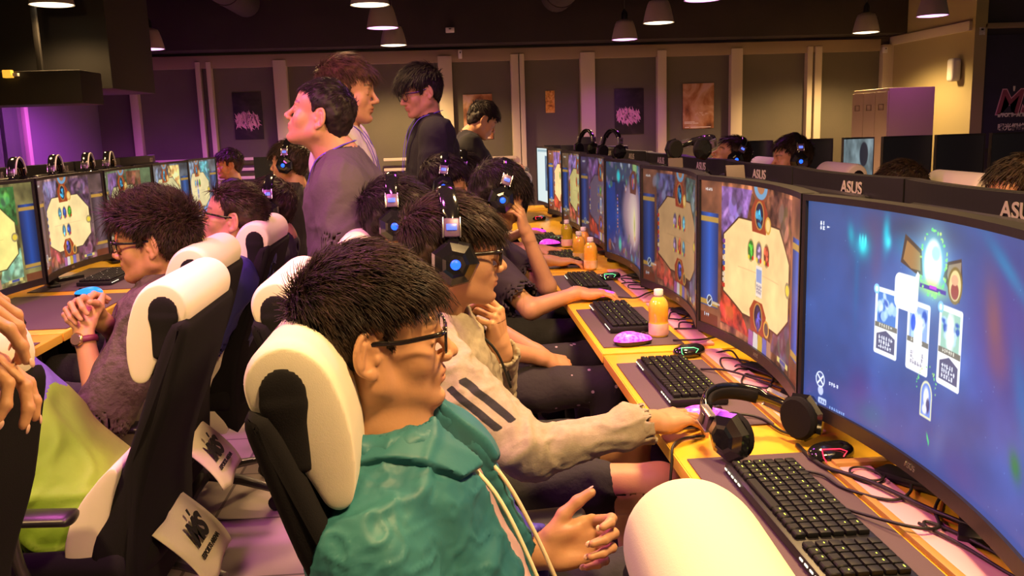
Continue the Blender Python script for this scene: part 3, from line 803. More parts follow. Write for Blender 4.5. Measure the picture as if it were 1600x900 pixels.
# ---- pendant lamps
def glow(name, c, e): return mat(name, (.8, .8, .8), .5, emit=c, es=e)
M['gw'] = glow('warm_lamp_glow', (1.0, .82, .50), 2.6); M['gp'] = glow('purple_lamp_glow', (.95, .42, 1.0), 1.9)
def pendant(loc, warm, label, power, r=.14):
    t = empty('pendant_lamp', (loc[0], loc[1], loc[2]), 0, label, 'lamp', 'pendant lamps with warm light' if warm else 'pendant lamps with purple light')
    lathe('lamp_shade', [(r, 0), (r * .99, .012), (r * .93, .05), (r * .84, .10), (r * .72, .15), (r * .62, .175), (r * .3, .19), (.02, .195), (.0, .195)], M['lampshade'], t)
    lathe('diffuser', [(r * .96, .006), (r * .9, .0), (r * .5, -.006), (0, -.008)], M['gw'] if warm else M['gp'], t)
    lathe('lamp_holder', [(.03, .19), (.032, .25), (.014, .28), (.006, .29)], M['black'], t)
    tube('cord', [(0, 0, .28), (0, 0, 2.93 - loc[2])], .004, M['cable'], t)
    l = bpy.data.lights.new('lamp_light', 'SPOT'); l.energy = power; l.color = WARM if warm else PURP; l.spot_size = R(150); l.spot_blend = .5; l.shadow_soft_size = .1
    o = bpy.data.objects.new('lamp_light', l); C.objects.link(o); o.parent = t; o.location = (0, 0, -.03)
    return t
lamps = [(81, 8, 1, 'warm lamp at the upper left corner over the black hanging box'), (180, 42, 0, 'purple lamp half hidden behind the black hanging box'),
         (235, 77, 0, 'purple lamp low over the left end of the panel wall'), (578, 8, 1, 'warm lamp cut by the top edge above the standing men'),
         (598, 44, 0, 'purple lamp between two warm lamps above the standing men'), (615, 71, 1, 'warm lamp lowest of the three above the standing men'),
         (1029, 36, 1, 'warm lamp left of the purple lamp cut by the top edge'), (976, 62, 0, 'purple lamp above the black poster'),
         (1098, 0, 0, 'purple lamp cut by the top edge right of centre'), (1457, 25, 0, 'purple lamp above the cream wall cabinet'),
         (1353, 51, 1, 'warm lamp above the tall cream cabinet')]
for px, py, w, lab in lamps:
    p = at(px, py, 7.7) if px == 180 else atz(px, py, 2.2); pendant(p, w, lab, (45 if px == 81 else 210) if w else (260 if px == 180 else 9 if px == 1457 else 24), .128)
for i, (x, y, z, s_, pw, c, t) in enumerate(LAMPS_OFF):
    area('ceiling_lamp_light', (x, y, z), t, s_, pw, c, 150)

# ---- posters, signs and boxes on the walls
def on_wall(name, px0, py0, px1, py1, m, label, cat, th=.006, Y=YB - .0, off=-.034):
    yy = Y - off; a = at(px0, py0, yy); b_ = at(px1, py1, yy)
    o = box(name, ((a[0] + b_[0]) / 2, yy, (a[2] + b_[2]) / 2), (abs(b_[0] - a[0]), th, abs(a[2] - b_[2])), m, bevel=.001); tag(o, label, cat); return o, a, b_
def art(name, cols, seed, scale=4):
    m = mat(name, cols[0], .5); nt = m.node_tree; b = nt.nodes['Principled BSDF']; tc = nt.nodes.new('ShaderNodeTexCoord')
    n = nt.nodes.new('ShaderNodeTexNoise'); n.noise_dimensions = '4D'; n.inputs['W'].default_value = seed; n.inputs['Scale'].default_value = scale; n.inputs['Detail'].default_value = 5; n.inputs['Distortion'].default_value = 1.2
    r = nt.nodes.new('ShaderNodeValToRGB'); e = r.color_ramp.elements; e[0].position = .33; e[1].position = .68; e[0].color = (*cols[0], 1); e[1].color = (*cols[-1], 1)
    for i, c in enumerate(cols[1:-1]): x = e.new(.33 + .35 * (i + 1) / (len(cols) - 1)); x.color = (*c, 1)
    nt.links.new(tc.outputs['Object'], n.inputs['Vector']); nt.links.new(n.outputs[0], r.inputs[0]); nt.links.new(r.outputs[0], b.inputs['Base Color']); return m
M['pink_ink'] = mat('pink_print', (.92, .48, .62), .6); M['white_ink'] = mat('white_print', (.88, .80, .74), .6); M['red_ink'] = mat('dark_red_print', (.34, .07, .13), .6)
def splash(parent, cx, cz, y, w, h, m, n, seed):
    rs = np.random.RandomState(seed); V = []; F = []
    for i in range(n):
        u = rs.rand() * 2 - 1; x = cx + u * w; z = cz + (rs.rand() - .5) * h * (1.1 - .4 * abs(u)) - .25 * h * u * 0 ; a = rs.rand() * 1.2 + .9 + rs.rand() * .8; L = h * (.12 + .22 * rs.rand()); q = L * .16
        dx, dz = math.cos(a) * L, math.sin(a) * L; k = len(V); nx, nz = -math.sin(a) * q, math.cos(a) * q
        V += [(x - dx, y - .0002 * (i % 5), z - dz), (x + nx, y - .0002 * (i % 5), z + nz), (x + dx, y - .0002 * (i % 5), z + dz), (x - nx, y - .0002 * (i % 5), z - nz)]; F.append((k, k + 1, k + 2, k + 3))
    return pydata('lettering', V, F, m, parent)
M['poster_k'] = art('black_poster_print', [(.01, .008, .01), (.02, .014, .018), (.05, .03, .04)], 1, 5)
M['poster_b'] = art('brown_poster_print', [(.10, .03, .02), (.42, .17, .07), (.62, .36, .22), (.70, .45, .45)], 3, 4)
M['poster_o'] = art('amber_poster_print', [(.2, .05, .01), (.8, .4, .05), (.9, .6, .2)], 5, 22)
for (x0, y0, x1, y1, lab, sd) in ((362, 145, 413, 217, 'black poster with jagged pink lettering between the left posts', 1), (960, 139, 1006, 209, 'black poster with jagged pink lettering under the purple lamp', 2)):
    o, a, b_ = on_wall('poster', x0, y0, x1, y1, M['poster_k'], lab, 'poster'); cx = (a[0] + b_[0]) / 2; h = a[2] - b_[2]; w = b_[0] - a[0]
    splash(o, cx - .02 * w, b_[2] + .40 * h, a[1] - .005, w * .38, h * .30, M['pink_ink'], 170, sd)
for (x0, y0, x1, y1, lab) in ((1067, 131, 1115, 200, 'brown poster with pale figures beside the cream post'), (723, 148, 771, 217, 'brown poster behind the standing person in black')):
    o, a, b_ = on_wall('poster', x0, y0, x1, y1, M['poster_b'], lab, 'poster'); h = a[2] - b_[2]; w = b_[0] - a[0]
    splash(o, a[0] + .6 * w, b_[2] + .33 * h, a[1] - .005, w * .22, h * .07, M['white_ink'], 40, 4)
    bm = bmesh.new()
    for q, (u0, u1, zz) in enumerate(((.05, .38, .15), (.05, .30, .12), (.32, .5, .12), (.06, .2, .03), (.25, .9, .03))): bbox(bm, (a[0] + (u0 + u1) / 2 * w, a[1] - .0045, b_[2] + zz * h), ((u1 - u0) * w, .001, .018 * h))
    finish('caption', bm, M['white_ink'], o, False)
on_wall('poster', 852, 142, 867, 176, M['poster_o'], 'small amber strip poster on the middle panel', 'poster')
M['notice'] = art('pink_blue_notice', [(.60, .22, .25), (.55, .30, .38), (.30, .28, .42)], 2, 3)
o, a, b_ = on_wall('notice', 1518, 138, 1537, 166, M['notice'], 'small pink and blue notice beside the black banner', 'notice', Y=yr, off=.004)
lathe('emblem', [(.0, 0), (.012, .0), (.012, .002), (0, .002)], M['pink_ink'], o, 12, ((a[0] + b_[0]) / 2, yr - .018, b_[2] + .11), Matrix.Rotation(R(90), 3, 'X'))
# the black banner with the venue logo
a = at(1541, 55, yr - .02); b_ = at(1541, 232, yr - .02)
o = box('banner', (a[0] + .9, yr - .02, (a[2] + b_[2]) / 2), (1.8, .012, a[2] - b_[2]), M['banner'], bevel=.001); tag(o, 'black banner with a large outlined MS logo and Chinese lettering', 'banner')
def wtext(s, px, py, size, m, dy, **kw):
    p = at(px, py, yr - .03); text('lettering', s, size, frame((p[0], yr - .028 - dy, p[2]), (1, 0, 0), (0, 0, 1)), m, o, **kw)
wtext('MS', 1586, 161, .33, M['pink_ink'], .000, shear=.25, bold=.012); wtext('MS', 1586, 161, .33, M['red_ink'], .003, shear=.25, bold=.002)
wtext("'", 1584, 146, .16, M['white_ink'], .004, bold=.004)
wtext('ESPORTS ARENA', 1585, 179.5, .045, M['white_ink'], .003, bold=.004); wtext('曙光網絡', 1580, 199, .07, M['white_ink'], .003, bold=.002)
# wall light, sockets, sensor boxes
p = at(1495, 110, 8.75)
t = empty('wall_speaker', (xr, 8.62, p[2]), 0, 'small white rounded speaker on the olive side wall', 'speaker')
bm = bmesh.new(); bbox(bm, (-.06, 0, 0), (.10, .11, .22), None, .035, 4); finish('housing', bm, M['white'], t); box('bracket', (-.012, .03, -.02), (.03, .05, .1), M['black'], t)
for (px, py, w, h, lab, Y) in ((1383, 78, .045, .065, 'tiny white box high on the last cream post', YB - .06), (1533, 49, .07, .08, 'white box on the trim above the charcoal wall', yr - .03), (719, 85, .04, .09, 'small cream box under the beam near the brown poster', YB - .09), (703, 47, .09, .05, 'small white box on the dark beam', YB - .38)):
    p = at(px, py, Y); o = box('sensor_box', p, (w, .04, h), M['white'], bevel=.006); tag(o, lab, 'sensor'); box('lens', (p[0], p[1] - .02, p[2] + h * .2), (w * .3, .01, h * .2), M['black'], o)
# tall cream cabinet
a = at(1390, 137, 8.0); h = a[2] - .0
t = empty('locker_cabinet', (a[0], 8.0, 0), 0, 'tall cream locker cabinet in front of the olive wall', 'cabinet')
box('body', (.215, .36, h / 2), (.43, .72, h), M['cab_y'], t, bevel=.01)
for i in range(3):
    d = box('door', (-.006, .12 + i * .24, h / 2 + .02), (.012, .232, h - .1), M['cab_y'], t, bevel=.003)
    bm = bmesh.new()
    for (dy, dz, sy, sz) in ((0, .025, .09, .006), (0, -.025, .09, .006), (-.045, 0, .006, .055), (.045, 0, .006, .055)): bbox(bm, (-.014, .12 + i * .24 + dy, h - .17 + dz), (.008, sy, sz))
    finish('handle', bm, M['header'], d)
# ------------------------------------------------------------------ pictures on the screens (colour per vertex of the lit panel)
def lin(c): c = np.asarray(c, float); return np.where(c <= .04045, c / 12.92, ((c + .055) / 1.055) ** 2.4)
class Pic:
    def __init__(s, W, H, base=(.1, .1, .1)):
        s.W, s.H = W, H; s.u, s.v = np.meshgrid(np.linspace(0, 1, W), np.linspace(0, 1, H)); s.x = s.u * 16 / 9
        s.I = np.ones((H, W, 3)) * np.array(base); s.px = 1.0 / H
    def noise(s, sc, seed=0, o=4, sx=1, sy=1):
        P = np.stack([s.x.ravel() * sc * sx + seed * 13.1, s.v.ravel() * sc * sy + seed * 7.7, np.full(s.x.size, seed * 3.3)], 1); return fbm(P, o).reshape(s.H, s.W)
    def put(s, m, c, a=1.0): m = (np.clip(m, 0, 1) * a)[..., None]; s.I = s.I * (1 - m) + np.asarray(c) * m
    def ell(s, u, v, ru, rv, c, a=1, soft=1.5, rot=0):
        dx = (s.u - u) * 16 / 9; dy = s.v - v; cr, sr = math.cos(rot), math.sin(rot); x = dx * cr + dy * sr; y = -dx * sr + dy * cr
        d = (np.sqrt((x / (ru * 16 / 9)) ** 2 + (y / rv) ** 2) - 1) * min(ru * 16 / 9, rv); s.put(.5 - d / (s.px * soft), c, a)
    def rect(s, u0, v0, u1, v1, c, a=1, soft=1.2, r=0):
        dx = np.abs(s.u - (u0 + u1) / 2) * 16 / 9 - (u1 - u0) / 2 * 16 / 9 + r; dy = np.abs(s.v - (v0 + v1) / 2) - (v1 - v0) / 2 + r
        d = np.sqrt(np.maximum(dx, 0) ** 2 + np.maximum(dy, 0) ** 2) + np.minimum(np.maximum(dx, dy), 0) - r; s.put(.5 - d / (s.px * soft), c, a)
    def poly(s, pts, c, a=1, soft=1.2):
        d = np.full(s.u.shape, -9.); P = [(p[0] * 16 / 9, p[1]) for p in pts]; n = len(P)
        for i in range(n):
            x0, y0 = P[i]; x1, y1 = P[(i + 1) % n]; L = math.hypot(x1 - x0, y1 - y0); d = np.maximum(d, -((s.x - x0) * (y1 - y0) - (s.v - y0) * (x1 - x0)) / L)
        s.put(.5 - d / (s.px * soft), c, a)          # vertices clockwise
    def glyphs(s, u, v, w, h, c, seed, rows=1):
        rs = np.random.RandomState(seed)
        for r in range(rows):
            x = u
            while x < u + w:
                cw = h * .45 / rows * (.8 + .4 * rs.rand())
                for k in range(3):
                    a, b = rs.rand() * .6, rs.rand() * .6; vv = v + h * (rows - 1 - r) / rows
                    if rs.rand() < .5: s.rect(x + a * cw * .6, vv, x + a * cw * .6 + cw * .28, vv + h * .8 / rows, c)
                    else: s.rect(x, vv + b * h / rows, x + cw * .8, vv + b * h / rows + h * .18 / rows, c)
                x += cw * 1.15
def pic_board(W, H, seed, field=(.93, .76, .45), side=(.10, .27, .55), frame_c=(.50, .26, .14), corner=((.42, .30, .50), (.45, .27, .20), (.66, .20, .12), (.36, .25, .33)), accent=(.25, .65, .8), cards=3, rise=1.0):
    rs = np.random.RandomState(seed); p = Pic(W, H, frame_c); n = p.noise(6, seed); n2 = p.noise(16, seed + 5)
    p.I *= (1 + .35 * n)[..., None]
    for (u0, u1) in ((0, .135), (.865, 1)):
        p.rect(u0, .13, u1, .78, side); k = 1 - .5 * np.abs((p.u - (u0 + u1) / 2) / .07); p.I = np.where(((p.u > u0) & (p.u < u1) & (p.v > .13) & (p.v < .78))[..., None], p.I * k[..., None] * 1.15, p.I)
        for vv in (.155, .735): p.rect(u0, vv - .018, u1, vv + .018, (.78, .58, .22), .9); 
        p.rect(u0, 0, u1, .08, (.42, .17, .09), .8)
    A, B = .16, .845
    tex = (1 + .5 * n2 + .35 * n)[..., None]
    quads = (((A, .60), (A, .97), (.42, .97), (.36, .72)), ((.62, .74), (.60, .97), (B, .97), (B, .58)), ((A, .06), (A, .34), (.34, .17), (.42, .04)), ((.62, .05), (.66, .20), (B, .36), (B, .06)))
    p.poly([(A, .05), (A, .95), (B, .95), (B, .05)], np.array(frame_c) * .8)
    for q, c in zip(quads, corner): p.poly(q, np.array(c)); 
    p.I = np.where(((p.u > A) & (p.u < B))[..., None], p.I * tex, p.I)
    for _ in range(46):
        q = rs.randint(4); cx = (.24, .76, .24, .76)[q] + rs.randn() * .045; cy = (.84, .84, .14, .14)[q] + rs.randn() * .055
        c = np.array(corner[q]) * (.5 + rs.rand() * 1.1) + rs.rand(3) * .18; p.ell(cx, cy, .008 + rs.rand() * .03, .012 + rs.rand() * .05, c, .7, 4, rs.rand() * 3)
    p.poly([(A + .015, .27), (A + .015, .66), (.30, .79), (.70, .79), (B - .02, .62), (B - .02, .30), (.70, .17), (.34, .17)], np.array(frame_c) * .55)
    p.poly([(A + .022, .28), (A + .022, .655), (.305, .78), (.695, .78), (B - .027, .615), (B - .027, .305), (.695, .18), (.345, .18)], field)
    m = ((p.u > .2) & (p.u < .8) & (p.v > .2) & (p.v < .77))[..., None]; p.I = np.where(m, p.I * (1 + .07 * n[..., None]), p.I)
    p.rect(.3, .468, .7, .474, np.array(field) * .86, .8)
    p.ell(.5, 1.0, .085, .10, (.55, .30, .18)); p.ell(.5, 1.0, .065, .078, (.45, .62, .75)); p.ell(.5, 1.0, .035, .045, (.70, .45, .28))
    for cy, c in ((.81, accent), (.19, (.35, .35, .75))):
        p.poly([(.425, cy - .09), (.41, cy + .04), (.45, cy + .11), (.53, cy + .11), (.57, cy + .04), (.555, cy - .09)], (.62, .24, .12)); p.ell(.49, cy + .015, .044, .088, (.75, .52, .25)); p.ell(.49, cy + .015, .036, .076, (.06, .12, .22))
        for _ in range(9): p.ell(.49 + rs.randn() * .012, cy + .01 + rs.randn() * .03, .004 + rs.rand() * .012, .008 + rs.rand() * .03, np.array(c) * (.5 + rs.rand()), .85, 2, rs.rand() * 3)
        p.ell(.575, cy - .03, .030, .052, (.85, .62, .25)); p.ell(.575, cy - .03, .020, .038, (.95, .80, .5) if cy > .5 else (.35, .30, .25))
    cols = [(.25, .40, .75), (.30, .65, .20), (.60, .50, .62), (.7, .3, .2), (.4, .7, .8)]
    for row, vv in ((0, .60), (1, .40)):
        k = rs.randint(1, 4) if row else cards
        for i in range(k):
            u = .49 + (i - (k - 1) / 2) * .075; c = cols[(i + seed) % 5]; p.ell(u, vv, .031, .072, (.72, .60, .38)); p.ell(u, vv, .025, .060, np.array(c) * .7)
            for _ in range(7): p.ell(u + rs.randn() * .008, vv + rs.randn() * .02, .004 + rs.rand() * .009, .008 + rs.rand() * .02, np.array(c) * (.6 + rs.rand()), .9, 2)
            p.ell(u - .018, vv - .045, .008, .014, (.9, .8, .2)); p.ell(u + .018, vv - .045, .008, .014, (.85, .15, .12))
    if seed % 2 == 1:
        p.rect(.465, .33, .525, .52, (.92, .86, .80), r=.01); p.rect(.47, .42, .52, .50, (.55, .62, .80)); p.glyphs(.472, .35, .045, .06, (.45, .4, .5), seed, 3)
    p.ell(.805, .47, .030, .045, (.60, .52, .38)); p.ell(.805, .47, .022, .030, (.92, .80, .25))
    for i in range(9): p.rect(.172, .30 + i * .037, .192, .328 + i * .037, [(.75, .16, .12), (.85, .75, .65), (.45, .2, .5), (.2, .3, .6)][rs.randint(4)])
    for i in range(5): p.poly([(.40 + i * .045, -.01), (.405 + i * .045, .10), (.445 + i * .045, .095), (.45 + i * .045, -.01)], [(.62, .35, .60), (.85, .82, .8), (.8, .65, .2), (.4, .4, .7), (.7, .5, .4)][i % 5], .95)
    p.rect(.70, .03, .83, .06, (.85, .78, .45)); p.rect(.73, .033, .80, .057, (.25, .30, .55))
    p.ell(.07, .17, .022, .042, (.85, .88, .9)); p.ell(.07, .17, .017, .034, (.20, .25, .32)); p.poly([(.055, .15), (.082, .19), (.085, .185), (.058, .145)], (.9, .9, .9)); p.glyphs(.10, .155, .05, .02, (.9, .9, .9), 4)
    p.glyphs(.035, .93, .05, .022, (.95, .95, .95), 7); p.glyphs(.03, .055, .035, .03, (.8, .85, .9), 9)
    p.I *= rise; return np.clip(p.I, 0, 1)
def pic_pick(W, H):
    p = Pic(W, H, (.20, .31, .56)); n = p.noise(3, 2); n2 = p.noise(8, 4); p.v = p.v + .035
    p.I *= (1 + .22 * n)[..., None]; p.put(np.clip((p.v - .55) * 1.6, 0, 1) * .55, (.22, .28, .40)); p.put(np.clip(.5 - p.v, 0, 1) * .8, (.18, .27, .56)); p.put(np.clip(.25 - p.v, 0, 1) * 2, (.25, .27, .52))
    def soft(u, v, ru, rv, c, a, rot=0, pw=1.0):
        dx = (p.u - u) * 16 / 9; dy = p.v - v; cr, sr = math.cos(rot), math.sin(rot); x = dx * cr + dy * sr; y = -dx * sr + dy * cr
        p.put(np.exp(-((x / (ru * 16 / 9)) ** 2 + (y / rv) ** 2) * pw), c, a)
    soft(.84, .70, .13, .26, (.30, .22, .52), .8); soft(.80, .72, .035, .16, (.52, .33, .34), .75, .3); soft(.83, .60, .05, .06, (.45, .28, .42), .5)
    soft(.84, .92, .10, .03, (.10, .55, .72), .6, -.5); soft(.93, .52, .03, .20, (.10, .42, .66), .6, .4)
    soft(.50, .97, .16, .06, (.22, .22, .28), .85); soft(.28, .93, .05, .10, (.32, .28, .42), .75); soft(.30, .80, .025, .10, (.36, .28, .45), .5)
    soft(.19, .90, .014, .05, (.10, .60, .70), .9, .2); soft(.34, .93, .014, .07, (.10, .75, .85), .9); soft(.24, .86, .035, .06, (.05, .60, .68), .8); soft(.24, .86, .02, .032, (.20, .92, .95), .95)
    for a in (-.012, 0, .012): p.ell(.24 + a, .885, .004, .022, (.3, .95, .97), .9, 3)
    soft(.35, .90, .012, .028, (.25, .95, 1.0), .9); soft(.22, .72, .012, .20, (.10, .40, .62), .5); soft(.42, .90, .05, .05, (.12, .50, .62), .5)
    soft(.92, .30, .02, .05, (.10, .45, .25), .9, .6); soft(.30, .12, .06, .06, (.10, .40, .50), .5); soft(.25, .22, .05, .1, (.30, .20, .46), .5); soft(.70, .12, .09, .08, (.34, .25, .50), .5); soft(.10, .55, .08, .3, (.18, .33, .60), .5)
    rs = np.random.RandomState(5)
    for _ in range(60): p.ell(rs.rand(), rs.rand() * .9, .0012, .002, (.6, .8, .9), .5)
    soft(.53, .84, .09, .16, (.55, .75, .95), .8)
    # winged emblem
    p.poly([(.405, .83), (.42, .95), (.49, .90), (.50, .80), (.47, .80)], (.30, .24, .20)); p.poly([(.415, .845), (.428, .925), (.485, .885), (.49, .815), (.45, .815)], (.62, .46, .28))
    p.poly([(.585, .82), (.60, .88), (.675, .915), (.665, .82), (.675, .73), (.62, .76)], (.30, .26, .24)); p.poly([(.60, .83), (.605, .87), (.66, .895), (.655, .82), (.655, .755), (.62, .775)], (.58, .52, .44))
    soft(.54, .85, .05, .12, (.55, 1, .95), 1, 0, 1.2); p.ell(.54, .855, .036, .095, (1, 1, .96), 1, 6); p.ell(.55, .90, .018, .03, (.55, .92, .88), .7, 5)
    soft(.54, .76, .06, .03, (.70, .95, .35), .8); p.rect(.49, .752, .60, .768, (.30, .25, .60)); p.rect(.53, .758, .56, .772, (.75, .3, .85))
    for _ in range(40):
        a = rs.rand() * 6.28; p.ell(.54 + math.cos(a) * .05 * (1 + .2 * rs.rand()), .86 + math.sin(a) * .12 * (1 + .15 * rs.rand()), .002 + .003 * rs.rand(), .003 + .006 * rs.rand(), (.3 + .6 * rs.rand(), 1, .5), .8)
    p.ell(.635, .80, .030, .070, (.50, .42, .22)); p.ell(.635, .80, .024, .058, (.88, .80, .55)); p.ell(.635, .78, .016, .032, (.60, .28, .24)); p.ell(.633, .82, .014, .020, (.90, .66, .5))
    # three cards
    for i, (u0, u1, v0, v1) in enumerate(((.305, .405, .405, .70), (.445, .54, .40, .69), (.578, .675, .405, .715))):
        w = u1 - u0; h = v1 - v0; ar = ((.30, .50, .80), (.55, .68, .88), (.60, .78, .72))[i]
        soft((u0 + u1) / 2, (v0 + v1) / 2, w * .75, h * .62, (.55, .70, .95), .35)
        p.rect(u0, v0, u1, v1, (.95, .96, .97), r=.012); p.rect(u0 + .1 * w, v0 + .47 * h, u1 - .1 * w, v1 - .07 * h, ar)
        for _ in range(16): p.ell((u0 + u1) / 2 + rs.randn() * w * .20, v0 + h * (.70 + rs.randn() * .09), .004 + rs.rand() * .010, .006 + rs.rand() * .02, [(.85, .92, 1), (.12, .30, .70), (.7, .85, .95)][rs.randint(3)], .8, 3, rs.rand() * 3)
        if i == 2: p.ell((u0 + u1) / 2, v0 + .68 * h, w * .16, h * .22, (1, 1, 1), 1, 8)
        p.rect(u0 + .02 * w, v0 + .40 * h, u1 - .02 * w, v0 + .475 * h, (.45, .45, .42)); p.glyphs(u0 + .2 * w, v0 + .42 * h, w * .5, .018, (.85, .85, .8), i + 20)
        p.poly([(u0 + .10 * w, v0 + .07 * h), (u0 + .10 * w, v0 + .30 * h), ((u0 + u1) / 2, v0 + .38 * h), (u1 - .10 * w, v0 + .30 * h), (u1 - .10 * w, v0 + .07 * h)], (.34, .36, .48) if i != 1 else (.90, .90, .92))
        p.glyphs(u0 + .2 * w, v0 + .10 * h, w * .52, .06, (.92, .94, 1) if i != 1 else (.55, .55, .62), 30 + i, 3)
        p.ell(u0 + .04 * w, v1 - .04 * h, .012, .022, (.55, .80, 1.0)); p.ell(u0 + .04 * w, v1 - .04 * h, .006, .012, (.95, 1, 1))
    p.rect(.385, .635, .485, .785, (1, 1, 1), r=.035); p.poly([(.455, .74), (.478, .81), (.487, .80), (.482, .70)], (1, 1, 1)); p.glyphs(.415, .69, .035, .05, (.90, .88, .93), 8, 3)
    p.rect(.475, .45, .51, .62, (.98, .98, 1.0), r=.01); p.ell(.470, .60, .010, .035, (.15, .35, .85), .9)
    # arch portrait
    p.rect(.515, .235, .565, .33, (.85, .85, .72), r=.005); p.ell(.54, .33, .025, .058, (.85, .85, .72)); p.rect(.52, .245, .56, .33, (.42, .55, .85)); p.ell(.54, .33, .020, .048, (.42, .55, .85))
    p.ell(.54, .32, .011, .040, (.98, .98, 1.0), 1, 4); p.ell(.548, .29, .008, .03, (.15, .18, .35), .8, 3); p.ell(.535, .27, .010, .02, (.9, .9, .98), .9, 3)
    for _ in range(26):
        a = rs.rand() * 3.14; p.ell(.54 + math.cos(a) * .038 * (1 + .2 * rs.rand()), .34 + math.sin(a) * .10 * (1 + .2 * rs.rand()), .0018, .0035, (.3 + .5 * rs.rand(), .95, .45), .9)
    p.ell(.555, .16, .003, .02, (.2, .9, .45), .9, 2, .4); p.ell(.56, .145, .002, .012, (.2, .9, .45), .9)
    soft(.60, .17, .03, .10, (.30, .38, .60), .6, -.5)
    p.glyphs(.055, .90, .018, .045, (.95, .97, 1), 3, 2); p.poly([(.085, .912), (.085, .922), (.098, .917)], (.95, .97, 1))
    p.ell(.075, .165, .020, .040, (.90, .93, 1)); p.ell(.075, .165, .0165, .034, (.25, .32, .55)); p.poly([(.062, .145), (.086, .19), (.089, .183), (.065, .138)], (.92, .95, 1)); p.poly([(.062, .183), (.065, .19), (.089, .148), (.086, .14)], (.92, .95, 1)); p.ell(.078, .11, .012, .024, (.85, .88, 1), .8); p.glyphs(.115, .155, .04, .022, (.9, .93, 1), 12)
    p.rect(.068, .045, .105, .075, (.85, .9, 1), .8, r=.008); p.glyphs(.075, .050, .02, .018, (.3, .35, .6), 14); p.glyphs(.12, .04, .07, .016, (.55, .68, .9), 15)
    return np.clip(p.I, 0, 1)
def pic_orb(W, H, seed=3):
    p = Pic(W, H, (.13, .22, .42)); n = p.noise(5, seed); n2 = p.noise(14, seed); p.I *= (1 + .4 * n)[..., None]
    rs = np.random.RandomState(seed)
    for (u0, u1) in ((0, .14), (.86, 1)): p.rect(u0, .12, u1, .78, (.10, .24, .55), .8)
    p.rect(.0, .80, 1, 1, (.24, .30, .36), .7); p.ell(.52, .5, .25, .34, (.46, .36, .46), 1, 20); p.ell(.52, .48, .20, .30, (.80, .66, .66), .9, 40); p.ell(.53, .44, .09, .2, (.96, .88, .78), .8, 40); p.ell(.55, .38, .028, .15, (.98, .92, .60), 1, 8); p.ell(.55, .38, .010, .08, (.5, .52, .3), .8, 4)
    for _ in range(90):
        cx, cy = rs.rand(), rs.choice([rs.rand() * .28, .72 + rs.rand() * .28]); c = [(.2, .75, .8), (.55, .45, .6), (.75, .35, .2), (.8, .8, .85), (.35, .5, .3)][rs.randint(5)]; p.ell(cx, cy, .006 + rs.rand() * .02, .01 + rs.rand() * .04, c, .6, 3, rs.rand() * 3)
    p.ell(.57, .97, .07, .08, (.45, .5, .3)); p.ell(.57, .97, .05, .06, (.55, .7, .45)); p.poly([(.44, .70), (.42, .86), (.50, .93), (.58, .93), (.64, .86), (.60, .70)], (.40, .22, .16)); p.ell(.52, .82, .04, .08, (.3, .35, .6)); p.ell(.51, .81, .014, .05, (.85, .3, .15)); p.ell(.545, .83, .01, .03, (.8, .7, .3))
    p.ell(.20, .85, .03, .06, (.15, .85, .88), .9, 8); p.ell(.22, .13, .025, .07, (.15, .82, .7), .9, 8)
    for i in range(10): p.rect(.172, .30 + i * .037, .188, .322 + i * .037, [(.85, .5, .4), (.9, .85, .9), (.5, .4, .8)][rs.randint(3)])
    return np.clip(p.I, 0, 1)
def pic_page(W, H):
    p = Pic(W, H, (.86, .93, .93)); p.rect(.30, .22, .98, .86, (.24, .42, .55)); p.rect(.36, .52, .92, .70, (.2, .3, .45)); p.rect(.4, .74, .9, .82, (.55, .75, .85)); p.glyphs(.4, .3, .5, .16, (.7, .85, .92), 2, 3); p.rect(.02, .93, .98, .97, (.55, .7, .75)); return p.I
def pic_white(W, H):
    p = Pic(W, H, (.97, .97, .99)); p.rect(.1, .05, .9, .5, (.80, .82, .86)); p.rect(.3, .1, .6, .4, (.35, .37, .42)); p.rect(.0, .93, 1, 1, (.7, .72, .78)); return p.I
def pic_grey(W, H):
    p = Pic(W, H, (.42, .48, .50)); n = p.noise(4, 9); p.I *= (1 + .35 * n)[..., None]; p.ell(.75, .72, .12, .22, (.16, .16, .20)); p.ell(.3, .3, .2, .2, (.6, .62, .6), .6, 20); p.glyphs(.05, .45, .3, .1, (.7, .75, .78), 3, 2); return np.clip(p.I, 0, 1)

SCR_MATS = {}
def screen_mesh(name, I, es, Wm=.70, Hm=.392, Rc=1.5):
    H, W = I.shape[:2]; x = np.linspace(-Wm / 2, Wm / 2, W); z = np.linspace(0, Hm, H); X, Z = np.meshgrid(x, z); Y = (Wm / 2) ** 2 / (2 * Rc) - X ** 2 / (2 * Rc)
    V = np.stack([X, Y, Z], -1).reshape(-1, 3); i = np.arange(W * H).reshape(H, W); Q = np.stack([i[:-1, :-1], i[:-1, 1:], i[1:, 1:], i[1:, :-1]], -1).reshape(-1, 4)
    m = SCR_MATS.get(es)
    if m is None:
        m = mat('lit_screen_%d' % len(SCR_MATS), (.01, .01, .01), .35); SCR_MATS[es] = m; nt = m.node_tree; b = nt.nodes['Principled BSDF']; a = nt.nodes.new('ShaderNodeAttribute'); a.attribute_name = 'picture'
        nt.links.new(a.outputs['Color'], b.inputs['Emission Color']); b.inputs['Emission Strength'].default_value = es
    o = pydata(name, V, Q, m, None, True); at_ = o.data.color_attributes.new('picture', 'FLOAT_COLOR', 'POINT')
    c = np.ones((W * H, 4), np.float32); c[:, :3] = lin(I).reshape(-1, 3); at_.data.foreach_set('color', c.ravel()); me = o.data; bpy.data.objects.remove(o); return me
